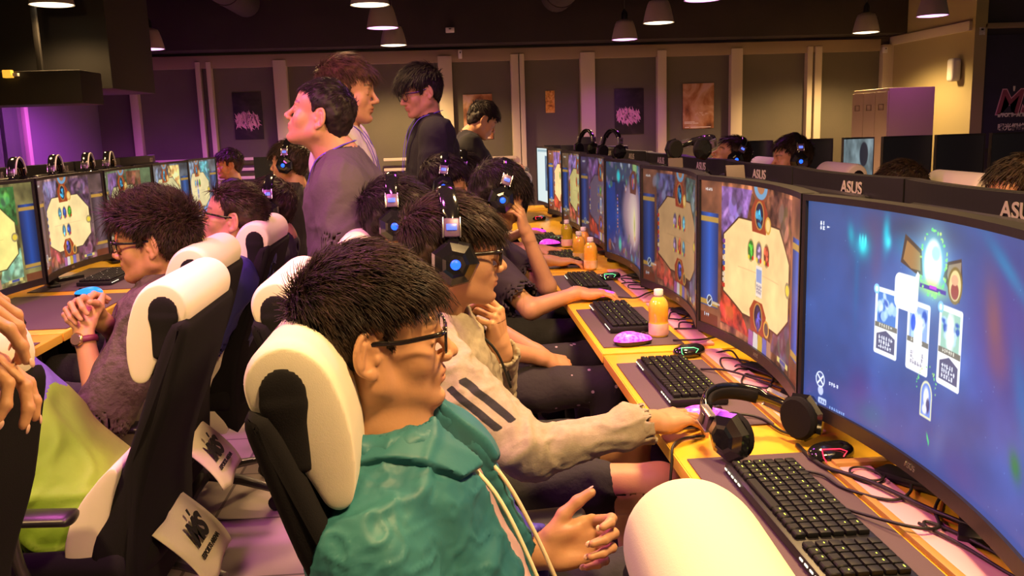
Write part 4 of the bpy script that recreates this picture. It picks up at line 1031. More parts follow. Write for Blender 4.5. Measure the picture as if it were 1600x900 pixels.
def curved_slab(x0, x1, z0, z1, y0, y1, Rc=1.5, Wm=.70, n=28, mid=None):
    """slab following the screen's curve; y0,y1 offsets from the curve"""
    V = []; F = []
    for i in range(n + 1):
        x = x0 + (x1 - x0) * i / n; c = (Wm / 2) ** 2 / (2 * Rc) - x * x / (2 * Rc)
        V += [(x, c + y0, z0), (x, c + y1, z0), (x, c + y1, z1), (x, c + y0, z1)]
    for i in range(n):
        for k in range(4): a = i * 4 + k; b = i * 4 + (k + 1) % 4; F.append((a, a + 4, b + 4, b))
    F.append((0, 1, 2, 3)); F.append(tuple(n * 4 + k for k in (3, 2, 1, 0))); return V, F
def merge(parts):
    V = []; F = []
    for v, f in parts: o = len(V); V += list(v); F += [tuple(i + o for i in q) for q in f]
    return V, F
_mon = {}; M['greyprint'] = mat('grey_back_print', (.30, .26, .24), .5)
def monitor(loc, rz, pic, label, group=None, zb=.835, lettering=True):
    """origin on the desk under the screen's chord; faces local -y"""
    dz = zb - .75
    t = empty('curved_monitor', (loc[0], loc[1], .75), rz, label, 'monitor', group)
    if 'b' not in _mon:
        W, H = .70, .392
        v, f = merge([curved_slab(-W / 2 - .009, W / 2 + .009, -.026, .001, -.006, .02), curved_slab(-W / 2 - .009, W / 2 + .009, H - .001, H + .011, -.006, .02), curved_slab(-W / 2 - .009, -W / 2 + .001, -.026, H + .011, -.006, .02, n=1), curved_slab(W / 2 - .001, W / 2 + .009, -.026, H + .011, -.006, .02, n=1)])
        _mon['b'] = pydata('bezel', v, f, M['black']); me = _mon['b'].data; bpy.data.objects.remove(_mon['b']); _mon['b'] = me
        v, f = curved_slab(-W / 2 - .008, W / 2 + .008, -.025, H + .010, .003, .032); b2 = bmesh.new()
        bbox(b2, (0, .105, H * .5), (.36, .07, .26), None, .03, 3); bbox(b2, (0, .074, H * .5), (.50, .04, .32), None, .02, 2)
        tmp = finish('x', b2, M['black']); vv = [tuple(q.co) for q in tmp.data.vertices]; ff = [tuple(p.vertices) for p in tmp.data.polygons]; bpy.data.objects.remove(tmp)
        v, f = merge([(v, f), (vv, ff)]); o = pydata('back_shell', v, f, M['black']); _mon['s'] = o.data; bpy.data.objects.remove(o)
    def part(n, me, z=dz, par=t): o = bpy.data.objects.new(n, me); C.objects.link(o); o.parent = par; o.location = (0, 0, z); return o
    part('screen', pic); bz = part('bezel', _mon['b']); part('back_shell', _mon['s'])
    if lettering:
        text('brand_lettering', 'ASUS', .014, frame((0, .0343, -.012), (1, 0, 0), (0, 0, 1)), M['metal'], bz, .0004)
        text('brand_lettering', 'ASUS', .046, frame((-.15, .0672, .367), (-1, -.10, 0), (0, 0, 1)), M['greyprint'], bz, .0006, bold=.001)
    bm = bmesh.new(); bbox(bm, (0, .15, .18), (.07, .035, .36), Matrix.Rotation(R(-6), 3, 'X'), .008); finish('stand_neck', bm, M['black'], t)
    bm = bmesh.new()
    for a in (-58, 58, 180):
        c, s_ = math.sin(R(a)), -math.cos(R(a)); L = .17 if a != 180 else .10
        bbox(bm, (c * L / 2, .15 + s_ * L / 2, .010), (.045, L, .016), Matrix.Rotation(R(a), 3, 'Z'), .006)
    finish('stand_foot', bm, M['black'], t); return t
PM = {}
PM['pick'] = screen_mesh('screen', pic_pick(640, 360), 1.25)
PM['b1'] = screen_mesh('screen', pic_board(480, 270, 1, field=(1.0, .82, .56), frame_c=(.50, .30, .20), side=(.12, .32, .66)), 1.0)
PM['b2'] = screen_mesh('screen', pic_board(320, 180, 12, field=(.80, .62, .42), frame_c=(.45, .28, .20), corner=((.30, .30, .45), (.35, .45, .42), (.62, .25, .18), (.35, .38, .45))), .62)
PM['orb'] = screen_mesh('screen', pic_orb(320, 180), .72)
PM['b3'] = screen_mesh('screen', pic_board(200, 112, 5, field=(.42, .36, .45), frame_c=(.25, .22, .35)), .55)
PM['b4'] = screen_mesh('screen', pic_board(240, 135, 8, field=(.82, .76, .48), frame_c=(.45, .35, .25), corner=((.50, .40, .65), (.42, .62, .35), (.70, .30, .20), (.35, .5, .45))), .7)
PM['page'] = screen_mesh('screen', pic_page(160, 90), .9)
PM['l1'] = screen_mesh('screen', pic_board(320, 180, 21, field=(1.0, .93, .55), frame_c=(.45, .42, .25), side=(.10, .26, .55), corner=((.45, .5, .25), (.20, .42, .20), (.5, .3, .2), (.42, .55, .45))), .95)
PM['l2'] = screen_mesh('screen', pic_board(320, 180, 14, field=(1.0, .88, .62), frame_c=(.42, .32, .32), side=(.36, .28, .32), corner=((.40, .35, .48), (.38, .26, .38), (.55, .25, .25), (.40, .25, .32))), .95)
PM['l3'] = screen_mesh('screen', pic_board(240, 135, 17, field=(.80, .78, .55), frame_c=(.35, .42, .30), side=(.30, .38, .30)), .8)
PM['l4'] = screen_mesh('screen', pic_board(240, 135, 6, field=(.90, .86, .62), frame_c=(.35, .38, .42), side=(.20, .35, .60), corner=((.4, .45, .55), (.95, .75, .45), (.5, .4, .45), (.3, .4, .6))), .8)
PM['l5'] = screen_mesh('screen', pic_board(240, 135, 9, field=(.95, .88, .65), frame_c=(.40, .42, .45), side=(.25, .35, .55), corner=((.5, .6, .7), (.35, .65, .70), (.6, .6, .7), (.4, .5, .7))), .8)
PM['white'] = screen_mesh('screen', pic_white(64, 36), 1.3); PM['grey'] = screen_mesh('screen', pic_grey(96, 54), .9)
PM['off'] = screen_mesh('screen', np.ones((8, 24, 3)) * np.array((.035, .03, .045)), .5)

# ------------------------------------------------------------------ desks
XS = .69; PITCH = .725; Y0 = .97
def desk(x0, x1, y0, y1, label, edge=-1):
    t = empty('desk', ((x0 + x1) / 2, (y0 + y1) / 2, 0), 0, label, 'desk', None); w, d = x1 - x0, y1 - y0
    bm = bmesh.new(); bbox(bm, (0, 0, .7355), (w, d, .029), None, .004); finish('tabletop', bm, M['desk'], t)
    for s in (-1, 1): box('side_panel', (.03 * -edge, s * (d / 2 - .02), .36), (w - .12, .024, .719), M['black_matte'], t)
    box('back_panel', (-edge * (w / 2 - .03), 0, .45), (.018, d - .08, .5), M['black_matte'], t)
    box('edge_band', (edge * (w / 2 + .0012), 0, .7355), (.0022, d - .004, .027), M['desk_edge'], t, bevel=.0005); return t
XF = .418
db = [(.93 - .02, 2.395), (2.41, 3.85), (3.865, 5.30), (5.315, 6.75)]
dl = ['yellow desk under the two nearest right screens', 'yellow desk with juice bottles behind the step in the front edge', 'third yellow desk along the right row with the green drink', 'farthest yellow desk of the right row']
db[0] = (.25, 2.395)
for (a_, b_), l in zip(db, dl): desk(XF, 1.005, a_, b_, l)
for i, (a_, b_) in enumerate(db): desk(1.015, 1.60, a_, b_, ['yellow desk behind the nearest right screens, facing away', 'yellow desk behind the row partition, second from camera', 'yellow desk behind the row partition, third from camera', 'yellow desk behind the row partition, farthest one'][i], edge=1)
XL = -1.66; XLF = -1.30
for i, (a_, b_) in enumerate(((1.55, 3.02), (3.03, 4.50), (4.51, 5.98), (5.99, 7.4))):
    desk(-1.98, XLF, a_, b_, ['left yellow desk under the headset at the left edge', 'left yellow desk with the keyboard beside the person in grey', 'left yellow desk third along the row', 'left yellow desk farthest along the row'][i], edge=1)
    desk(-2.60, -1.99, a_, b_, ['desk behind the left screens, nearest', 'desk behind the left screens, second', 'desk behind the left screens, third', 'desk behind the left screens, farthest'][i], edge=-1)

# ---- monitors
ms = ['pick', 'b1', 'b2', 'orb', 'b3', 'b4', 'b1', 'page']
ml = ['nearest curved monitor, deep blue screen with three white cards', 'second curved monitor, bright tan game board between blue sides', 'third curved monitor from the camera, dim tan game board', 'curved monitor with a pale glowing oval on a blue screen', 'dim violet curved monitor behind the one with the pale oval',
      'curved monitor with a small tan board, sixth of the right row', 'curved monitor half hidden beside the white page screen', 'curved monitor showing a white page at the far end of the right row']
for i in range(8):
    yc = Y0 + .35 + PITCH * i; rz = R(-90)
    monitor((XS, yc + .0), rz, PM[ms[i]], ml[i], 'curved monitors of the right row')
# opposite side, backs to us
for i in range(8):
    yc = Y0 + .10 + PITCH * i
    monitor((1.165, yc), R(90), PM['off'], ['back of the nearest monitor behind the row, brand lettering at the far right', 'back of the monitor behind the blue screen', 'back of the monitor behind the tan board screen', 'back of the fourth monitor behind the row', 'back of the fifth monitor behind the row', 'back of the sixth monitor behind the row', 'back of the seventh monitor behind the row', 'back of the farthest monitor behind the row'][i], 'monitors facing away behind the right row', zb=.823)
lm = ['l1', 'l2', 'l3', 'l4', 'l5']; far = [3.76, 4.50, 5.24, 5.98, 6.70]
ll = ['left row monitor cut by the left edge, pale yellow board', 'left row monitor with a cream board and no blue sides', 'left row monitor behind the spiky hair, green corners', 'fourth left row monitor with orange glow at its top', 'smallest left row monitor beside the raised face']
for i, f in enumerate(far): monitor((XL, f - .36), R(90), PM[lm[i]], ll[i], 'curved monitors of the left row')
for i, f in enumerate(far): monitor((-2.13, f - .30), R(-90), PM['off'], ['back of the first monitor behind the left row', 'back of the second monitor behind the left row', 'back of the third monitor behind the left row', 'back of the fourth monitor behind the left row', 'back of the farthest monitor behind the left row'][i], 'monitors facing away behind the left row', zb=.865)

# ---- mouse mats, keyboards, mice
def mousemat(x0, x1, y0, y1, label, z=.7505):
    bm = bmesh.new(); bbox(bm, (0, 0, .0015), (x1 - x0, y1 - y0, .003), None, .0012)
    es = [e for e in bm.edges if False]
    o = finish('desk_mat', bm, M['pad'], None); o.location = ((x0 + x1) / 2, (y0 + y1) / 2, z); return tag(o, label, 'desk mat', 'purple grey desk mats')
def keyboard(loc, rz, label, fine=False, W=.44, D=.132, led='led_y'):
    """long axis local x, front towards -y"""
    t = empty('keyboard', loc, rz, label, 'keyboard', 'black gaming keyboards')
    bm = bmesh.new(); bbox(bm, (0, 0, .010), (W, D, .018), None, .005); finish('case', bm, M['black'], t)
    rows = 6; n = 21 if W > .4 else 17; kw = (W - .02) / n; kd = (D - .016) / rows
    bm0 = bmesh.new(); bbox(bm0, (0, 0, .0045), (kw * .86, kd * .86, .009), None, .0025); cap = finish('key', bm0, M['key']); me = cap.data; bpy.data.objects.remove(cap)
    bm = bmesh.new(); bl = bmesh.new(); rs = np.random.RandomState(int(abs(loc[1]) * 100))
    for r_ in range(rows):
        for c in range(n):
            x = -W / 2 + .01 + kw * (c + .5); y = D / 2 - .008 - kd * (r_ + .5)
            if (n == 21 and c in (15,)) : continue
            if r_ == rows - 1 and 4 <= c <= 9: continue
            if r_ == 1 and False: continue
            k = r_ * n + c
            if fine and len([1]) and k % 1 == 0 and fine_count[0] < 96:
                o = bpy.data.objects.new('key', me); C.objects.link(o); o.parent = t; o.location = (x, y, .0185); fine_count[0] += 1
            else: bbox(bm, (x, y, .0185 + .0045), (kw * .86, kd * .86, .009), None, .002, 1)
            if rs.rand() < (.5 if fine else .22): bbox(bl, (x + kw * .02, y + kd * .10, .0277), (kw * (.10 + .2 * rs.rand()), kd * .08, .0006))
    bbox(bm, (-W / 2 + .01 + kw * 7, D / 2 - .008 - kd * 5.5, .0225), (kw * 5.8, kd * .86, .008), None, .002, 1)
    o = finish('keycaps', bm, M['key'], t)
    if fine: o['kind'] = 'stuff'
    finish('key_legends', bl, M[led], t)
    bm = bmesh.new()
    for s in (-1, 1):
        for q in range(5): bbox(bm, (s * (W / 2 - .012) - s * q * .018, -D / 2 - .0005, .012), (.010, .002, .003))
    finish('light_bar', bm, M['led_w'], t); return t
fine_count = [0]
mousemat(.432, .665, 1.03, 1.585, 'desk mat beneath the nearest keyboard'); mousemat(.432, .665, 1.755, 2.29, 'desk mat under the hand of the person in the grey hoodie')
mousemat(.430, .665, 2.47, 3.02, 'desk mat with the unattended glowing mouse and a juice bottle'); mousemat(.430, .665, 3.20, 3.75, 'desk mat under the bare arm in front of two juice bottles'); mousemat(.43, .665, 3.95, 4.45, 'desk mat beside the green drink bottle'); mousemat(.43, .665, 4.68, 5.2, 'desk mat at the far end by the red glow')
keyboard((.545, 1.285, .7535), R(-90), 'nearest black keyboard with lit keys behind the cream headrest', True)
fine_count[0] = 0
keyboard((.545, 2.075, .7535), R(-90), 'black keyboard in front of the hand of the person in the hoodie', True, W=.37)
fine_count[0] = 999
keyboard((.545, 2.83, .7535), R(-90), 'black keyboard behind the unattended glowing mouse', False, W=.40)
keyboard((.545, 3.50, .7535), R(-90), 'black keyboard beside the two orange juice bottles', False, W=.36)
keyboard((.545, 4.20, .7535), R(-90), 'black keyboard beside the green drink bottle', False, W=.36)
keyboard((.545, 4.95, .7535), R(-90), 'far black keyboard near the red light', False, W=.36)
kp = atz(172, 430, .77)
keyboard((kp[0], kp[1], .7535), R(90), 'black keyboard with white lights on the left desk', False, W=.40, D=.15, led='led_w')
keyboard((-1.50, 2.45, .7535), R(90), 'black keyboard in shadow on the left desk at the left edge', False, W=.40, led='led_w')
for y0, l in ((3.10, 'left desk mat under the blue glowing mouse'), (2.2, 'left desk mat near the left edge'), (3.9, 'left desk mat farther along')): mousemat(-1.80, -1.312, y0, y0 + .69, l)

def mouse_mesh():
    S = Prims(); S.ell((-.012, 0, .012), (.042, .030, .026), None, .01); S.ell((.028, 0, .010), (.034, .027, .018), None, .018); S.plane((0, 0, .0005), (0, 0, -1), .002)
    P, Q = surface(S, (-.08, -.05, -.02), (.09, .05, .06), .0022); c = P[Q].mean(1); idx = ((c[:, 2] < .011) | ((np.abs(c[:, 1]) < .004) & (c[:, 0] > .01))).astype(int); return P, Q, idx
mP, mQ, mI = mouse_mesh()
def mouse(loc, rz, label, led='led_m'):
    t = empty('computer_mouse', loc, rz, label, 'mouse', 'gaming mice')
    pydata('shell', mP, mQ, [M[led], M['black']], t, True, mI)
    lathe('scroll_wheel', [(0, -.004), (.008, -.004), (.009, 0), (.008, .004), (0, .004)], M['black'], t, 12, (.035, 0, .026), Matrix.Rotation(R(90), 3, 'X')); return t
for px, py, rz, l, led in ((1098, 650, 8, 'magenta glowing mouse under the hand of the person in the hoodie', 'led_m'), (987, 530, 10, 'magenta glowing mouse lying alone beside a juice bottle', 'led_m'), (938, 461, 12, 'magenta glowing mouse under the bare arm in the middle of the row', 'led_m'),
                         (858, 380, 10, 'magenta glowing mouse near the green drink bottle', 'led_m'), (838, 362, 10, 'farthest magenta glowing mouse of the right row', 'led_m'), (140, 457, 175, 'blue glowing mouse on the left desk', 'led_c')):
    p = atz(px, py, .768); mouse((p[0], p[1], .7540), R(rz), l, led)

# ---- bottles
M['juice'] = mat('orange_juice', (.95, .48, .04), .12, coat=.6, mix=(1.0, .62, .10), mscale=9); M['juice'].node_tree.nodes['Principled BSDF'].inputs['Subsurface Weight'].default_value = .2
M['tea'] = mat('green_tea', (.48, .42, .02), .12, coat=.6); M['clear'] = mat('clear_bottle_neck', (.85, .72, .55), .08, trans=.6)
M['label_o'] = mat('orange_bottle_label', (.88, .46, .12), .4, mix=(.85, .70, .55), mscale=30); M['label_p'] = mat('pink_bottle_label', (.82, .62, .55), .4, mix=(.75, .40, .42), mscale=30)
def bottle(loc, label, m='juice', h=.142, r=.030, lab='label_o'):
    t = empty('drink_bottle', loc, 0, label, 'bottle', 'drink bottles on the right desks')
    lathe('bottle_body', [(0, 0), (r * .85, 0), (r, .006), (r, h * .30), (r * .94, h * .33), (r, h * .36), (r, h * .64), (r * .93, h * .72), (r * .70, h * .80), (r * .5, h * .845)], M[m], t, 10)
    lathe('label', [(r * 1.012, h * .05), (r * 1.02, h * .06), (r * 1.02, h * .28), (r * 1.012, h * .29)], M[lab], t, 10)
    lathe('neck', [(r * .5, h * .845), (r * .46, h * .87), (r * .46, h * .9)], M['clear'], t, 16)
    lathe('cap', [(0, h), (r * .40, h), (r * .46, h * .985), (r * .47, h * .88), (r * .42, h * .875)][::-1], M['white'], t, 20); return t
for px, py, l, m, lb in ((1029, 524, 'orange juice bottle standing alone beside the glowing mouse', 'juice', 'label_p'), (923, 420, 'front one of the two orange juice bottles', 'juice', 'label_o'), (905, 408, 'orange juice bottle just behind the front one', 'juice', 'label_o'), (912, 398, 'white capped bottle mostly hidden behind the two juice bottles', 'juice', 'label_o'), (886, 385, 'green tea bottle farther along the right desk', 'tea', 'label_p')):
    p = atz(px, py, .755); bottle((p[0], p[1], .7537 if p[0] < .66 else .7502), l, m, lab=lb)

# ---- chairs
def build_chair(label):
    t = empty('gaming_chair', (0, 0, 0), 0, label, 'chair', 'black gaming chairs with cream headrests')
    y = (0, 1, 0)
    fl_ = [(-.318, 1.000), (-.300, .97), (-.272, .90), (-.225, .78), (-.182, .68), (-.148, .615), (-.116, .55), (-.104, .48), (-.116, .42), (-.150, .37)]; rl_ = [(-.190, .345), (-.200, .50), (-.214, .60), (-.246, .70), (-.296, .82), (-.333, .93), (-.350, .985), (-.344, 1.006)]
    prof = [(p[0], p[2]) for p in smooth_path([(x, 0, z) for x, z in fl_], 3)] + [(p[0], p[2]) for p in smooth_path([(x, 0, z) for x, z in rl_], 3)]
    bm = bmesh.new(); prism(bm, prof, -.225, .225, .016, 3)
    for v in bm.verts: v.co.y *= np.interp(v.co.z, (.40, .50, .66, .80, 1.0, 1.07), (1.0, 1.04, .95, 1.0, .96, .90))
    bk = finish('backrest', bm, M['mesh'], t, True, 60)
    def bar(S, x, z, r, hw, k): S.cone((x, -hw + r, z), (x, hw - r, z), r, r, k)
    def flat_ends(P, lim): P[:, 1] = np.sign(P[:, 1]) * np.minimum(np.abs(P[:, 1]), lim + .15 * np.clip(np.abs(P[:, 1]) - lim, 0, 1)); return P
    S = Prims()
    LB = []
    for x, z, r in ((-.172, .690, .008), (-.150, .655, .017), (-.126, .61, .028), (-.106, .565, .035), (-.093, .515, .040), (-.091, .465, .040), (-.102, .42, .034), (-.124, .385, .024), (-.145, .36, .012)): LB.append((x, z, r))
    for q in np.linspace(0, len(LB) - 1, 33): bar(S, *[float(np.interp(q, range(len(LB)), [b_[k] for b_ in LB])) for k in range(3)], .25, .012)
    P, Q = surface(S, (-.3, -.35, .3), (.1, .35, .8), .007); pydata('lumbar_bolster', flat_ends(P, .222), Q, M['cream'], bk, True)
    S = Prims()
    for x, z, r in ((-.297, 1.032, .056), (-.280, 1.005, .052), (-.264, .975, .042), (-.252, .945, .033), (-.244, .915, .025), (-.240, .888, .016)): bar(S, x, z, r, .225, .025)
    P, Q = surface(S, (-.5, -.3, .8), (0, .3, 1.2), .0055); hr = pydata('headrest', flat_ends(P, .196), Q, M['cream'], t, True)
    for s in (-1, 1):
        S = Prims(); S.ell((-.300, s * .199, 1.022), (.031, .009, .036), None, .01); S.fcone((-.300, s * .199, 1.01), (-.296, s * .199, .93), (1, 0, 0), (.028, .009), (.026, .009), .01)
        P, Q = surface(S, (-.40, s * .199 - .04, .8), (-.18, s * .199 + .04, 1.12), .004); pydata('side_cap', P, Q, M['mesh'], hr, True)
    S = Prims(); S.fcone((-.16, 0, .45), (.20, 0, .455), y, (.235, .055), (.225, .045), .03); S.fcone((-.15, -.21, .475), (.17, -.20, .475), (0, 0, 1), (.035, .03), (.03, .03), .03); S.fcone((-.15, .21, .475), (.17, .20, .475), (0, 0, 1), (.035, .03), (.03, .03), .03)
    P, Q = surface(S, (-.4, -.35, .3), (.4, .35, .6), .010); pydata('seat', P, Q, M['mesh'], t, True)
    for s in (-1, 1):
        S = Prims(); S.fcone((-.10, s * .285, .620), (.14, s * .285, .630), y, (.036, .014), (.038, .013), .02); P, Q = surface(S, (-.3, s * .285 - .1, .55), (.25, s * .285 + .1, .72), .006)
        ar = pydata('armrest', P, Q, M['black'], t, True)
        tube('armrest_post', smooth_path([(.02, s * .285, .612), (.01, s * .29, .52), (-.02, s * .26, .41), (0, s * .12, .395)], 5), (.020, .012), M['gun'], ar, 10)
    lathe('gas_column', [(.05, .38), (.052, .40), (.03, .38), (.028, .24), (.034, .22), (.034, .10)], M['gun'], t, 16)
    box('seat_mount', (0, 0, .395), (.20, .16, .03), M['black'], t, .01)
    bm = bmesh.new()
    for k in range(5):
        a = 2 * math.pi * k / 5 + .3; ca, sa = math.cos(a), math.sin(a); v, f = tube_pts([(ca * .02, sa * .02, .115), (ca * .16, sa * .16, .105), (ca * .30, sa * .30, .078)], [(.022, .030), (.018, .024), (.013, .017)], 8, up=(0, 0, 1))
        vs = [bm.verts.new(p) for p in v]; [bm.faces.new([vs[i] for i in q]) for q in f]
    base = finish('star_base', bm, M['gun'], t)
    for k in range(5):
        a = 2 * math.pi * k / 5 + .3; lathe('caster', [(0, -.022), (.026, -.022), (.029, -.008), (.018, -.003), (.018, .003), (.029, .008), (.026, .022), (0, .022)], M['black'], base, 14, (math.cos(a) * .30, math.sin(a) * .30, .0295), Matrix.Rotation(a, 3, 'Z') @ Matrix.Rotation(R(90), 3, 'X'))
    # cloth flag with the venue mark, tied low behind the back
    V = []; F = []; n = 10
    for i in range(n + 1):
        u = i / n; x = -.200 - .025 * u - .085 * math.sin(u * 1.45); z = .495 - .135 * u - .0 * u
        for j in range(n + 1): v = j / n; V.append((x + .006 * math.sin(v * 6), -.125 + .25 * v, z + .004 * math.sin(v * 9) - .018 * math.sin(v * math.pi) * u))
    for i in range(n):
        for j in range(n): a = i * (n + 1) + j; F.append((a, a + 1, a + n + 2, a + n + 1))
    fl = pydata('cloth_flag', V, F, M['cloth_tag'], t, True); md = fl.modifiers.new('s', 'SOLIDIFY'); md.thickness = .0025; md.offset = 1
    up = Vector((.105, 0, .165)).normalized(); right = Vector((0, -1, 0))
    c = Vector((-.264, 0, .431)); nrm_ = right.cross(up)
    c = c + nrm_ * .0105
    text('lettering', 'MS', .078, frame(c + up * .012, right, up), M['ink'], fl, .0008, shear=.25, bold=.004); text('lettering', "'", .05, frame(c + up * .044 + right * .012, right, up), M['ink'], fl, .0008, shear=.25, bold=.002)
    text('lettering', 'ESPORTS ARENA', .018, frame(c - up * .036 + nrm_ * .003, right, up), M['ink'], fl, .0008, bold=.0006)
    return t
chair = build_chair('black gaming chair of the person in the teal jacket'); chair.location = (.085, 1.30, 0); chair.scale[2] = 1.034
def ch(x, y, rz, l, sz=1.0): c_ = dup(chair, (x, y, 0), R(rz), l); c_.scale[2] = sz; return c_
ch(.478, .50, -3, 'empty gaming chair at the bottom right, broad cream headrest near the camera')
ch(-.06, 2.03, 0, 'gaming chair of the person in the grey hoodie, headrest behind the dark hair')
ch(.02, 2.80, 0, 'gaming chair of the person with both fists in the lap'); ch(.05, 3.52, 0, 'gaming chair of the person holding one hand to the forehead'); ch(.02, 4.25, 0, 'gaming chair fifth along the right row'); ch(.04, 4.95, 0, 'gaming chair sixth along the right row')
ch(-.90, 2.08, 180, 'left row gaming chair in front with its cream lumbar bolster in full view'); ch(-1.0, 2.66, 180, 'left row gaming chair behind the front one, person in grey leaning on it'); ch(-.965, 3.32, 180, 'left row gaming chair of the person in the blue shirt'); ch(-1.035, 1.33, 160, 'gaming chair at the left edge, only its black back showing', 1.035); ch(-1.25, 4.85, 180, 'left row gaming chair with a pinkish headrest near the back')
for px, py, Y, rz, l in ((612, 258, 5.7, 200, 'gaming chair beside the standing person in black'), (806, 248, 6.2, 200, 'gaming chair near the far end by the white page screen'), (1018, 245, 8.6, 180, 'gaming chair whose lilac headrest peeks over the desk row'), (1072, 240, 7.5, 180, 'gaming chair with a curled lilac headrest before the panel wall'),
                         (1102, 247, 6.75, 180, 'gaming chair with a low pale headrest beside the lying cap'), (1198, 243, 5.6, 180, 'gaming chair with a pale headrest before the dark screens'), (1312, 262, 4.6, 180, 'gaming chair with a pink headrest under the grey lit screen'), (1500, 270, 3.55, 180, 'gaming chair with a long pink headrest at the right')):
    p = at(px, py, Y); d = -.29 if rz > 90 else .29; c_ = ch(p[0] + d, Y, rz, l); c_.location[2] = 0; c_.scale[2] = 1.055 if px > 1150 else 1.0

# ---- the row of dark screens at the back right, standing on their own desk
t = desk(2.2, 5.2, 6.0, 6.6, 'long yellow desk carrying the dark screens at the back right', -1)
for px, k, l in ((1187, 'off', 'small dark screen left of the dark row'), (1262, 'off', 'dark screen behind the person with the lilac headset'), (1341, 'grey', 'grey lit screen in the row of dark ones'), (1417, 'off', 'dark screen right of the grey lit one'), (1500, 'off', 'dark screen under the cream cabinet'), (1585, 'off', 'dark screen at the right edge')):
    p = at(px, 240, 6.2); o = monitor((p[0], 6.2), 0, PM[k], l, 'screens at the back right', zb=.835, lettering=False)
    o.scale = ({1187: .26, 1341: .31}.get(px, .50), 1, 1)
p = at(478, 250, 6.5); desk(p[0] - .7, p[0] + .5, 6.2, 6.8, 'far desk behind the person with a headset, left of the standing people', -1); monitor((p[0], 6.5), R(180), PM['off'], 'dark monitor back beyond the left row, beside the standing person in mauve', None, zb=.83)
p = at(53, 262, 6.3); o = monitor((p[0], 6.4), 0, PM['white'], 'white lit screen at the far left', None, zb=.80, lettering=False); o.scale = (.42, 1, .9)
t = desk(-3.3, -2.62, 6.0, 6.8, 'small desk under the white lit screen at the far left', -1)
# small dark speakers and boxes far away
for px, py, Y, w, h, l in ((914, 232, 6.9, .11, .18, 'dark upright speaker box in front of the panel wall'), (862, 236, 7.0, .13, .09, 'low dark box left of the upright speaker'), (885, 236, 7.0, .11, .09, 'low dark box beside the upright speaker'), (960, 238, 6.9, .2, .1, 'wide dark box right of the upright speaker'), (930, 236, 6.9, .07, .1, 'small dark box between two larger ones')):
    p = at(px, py, Y); Y = 7.05; p = at(px, py, Y); h = p[2] + h / 2 - .75; t = empty('speaker_box', (p[0], Y, .7505), 0, l, 'box'); box('cabinet', (0, 0, h / 2), (w, .12, h), M['black'], t, .008); box('grille', (0, -.0625, h / 2), (w * .8, .006, h * .8), M['mesh'], t, .002)
desk(.6, 2.1, 6.85, 7.3, 'far desk carrying the small dark boxes', -1)

# ---- headsets
def headset(name, g, label, led=None, band='purplem', loose=False, cat='headset'):
    t = empty(name, tuple(g.O), 0, label, cat, None); inv = Matrix.Translation(-Vector(g.O)); s = g.s
    def put(o): o.parent = t; o.matrix_parent_inverse = inv; return o
    pts = []; rr = []
    for i in range(25):
        a = R(-8 + i * 196 / 24); pts.append(g.p(-.004 - .012 * math.sin(a), .102 * math.cos(a), .012 + .135 * math.sin(a))); rr.append((.020 * s, .0065 * s) if 5 < i < 19 else (.011 * s, .006 * s))
    v, f = tube_pts(pts, rr, 10, up=tuple(g.v(1, 0, 0))); put(pydata('headband', v, f, M['black_gloss'], None, True))
    pts2 = [Vector(p) - Vector(g.v(0, math.cos(R(-8 + i * 196 / 24)), math.sin(R(-8 + i * 196 / 24)))) * .011 for i, p in enumerate(pts)][6:19]
    v, f = tube_pts(pts2, [(.015 * s, .006 * s)] * len(pts2), 8, up=tuple(g.v(1, 0, 0))); put(pydata('band_padding', v, f, M['mesh'], None, True))
    for y in (1, -1):
        A = g.A @ np.diag((1, y, 1.))
        def local_box(nm, c, sz, m, par=None, bev=.004, rx=0):
            bm = bmesh.new(); bbox(bm, (0, 0, 0), sz, Matrix.Rotation(R(rx), 3, 'X'), bev * 1.0); bm.transform(Matrix([[*(g.A[k] * s), g.p(*c)[k]] for k in range(3)] + [[0, 0, 0, 1]])); return put(finish(nm, bm, m))
        sl = local_box('slider', (-.012, .098 * y, .070), (.034, .014, .040), M[band], rx=18 * y)
        q = local_box('slider_light', (-.012, .1065 * y, .073), (.022, .003, .013), M['led_b2'] if led else M['gun'], rx=18 * y, bev=.001)
        local_box('slider_rim', (-.030, .098 * y, .070), (.0035, .016, .044), M['silver'], rx=18 * y, bev=.001); local_box('slider_rim', (.006, .098 * y, .070), (.0035, .016, .044), M['silver'], rx=18 * y, bev=.001)
        rot = Matrix([[*g.A[k]] for k in range(3)]) @ Matrix.Rotation(R(-90 * y), 3, 'X')
        c = g.p(-.006, .079 * y, -.004)
        put(lathe('ear_cushion', [(.022 * s, .0), (.040 * s, .0), (.046 * s, .006 * s), (.044 * s, .016 * s), (.03 * s, .018 * s)], M['mesh'], None, 20, c, rot, True))
        c = g.p(-.006, .095 * y, -.004); cup = put(lathe('ear_cup', [(.046 * s, .0), (.053 * s, .008 * s), (.047 * s, .021 * s), (.030 * s, .030 * s), (.022 * s, .032 * s), (0, .0325 * s)], M['black_gloss'], None, 7, c, rot, False)); cup.data.polygons.foreach_set('use_smooth', np.zeros(len(cup.data.polygons), dtype=bool))
        if led:
            c = g.p(-.006, .1275 * y, -.004); put(lathe('led', [(.0, .004 * s), (.007 * s, .0038 * s), (.0105 * s, .001 * s), (.011 * s, 0)], M[led], None, 14, c, rot))
            v, f = tube_pts([g.p(-.006 + .034 * math.cos(a), .118 * y, -.004 + .034 * math.sin(a)) for a in np.linspace(0, 6.283, 9)], .0016, 5); put(pydata('cup_trim', v, f, M['silver'], None, True))
    return t
M['silver'] = mat('polished_trim', (.62, .58, .62), .2, .9); M['led_b2'] = mat('blue_slider_light', (.03, .05, .3), .3, emit=(.12, .20, .95), es=1.2)
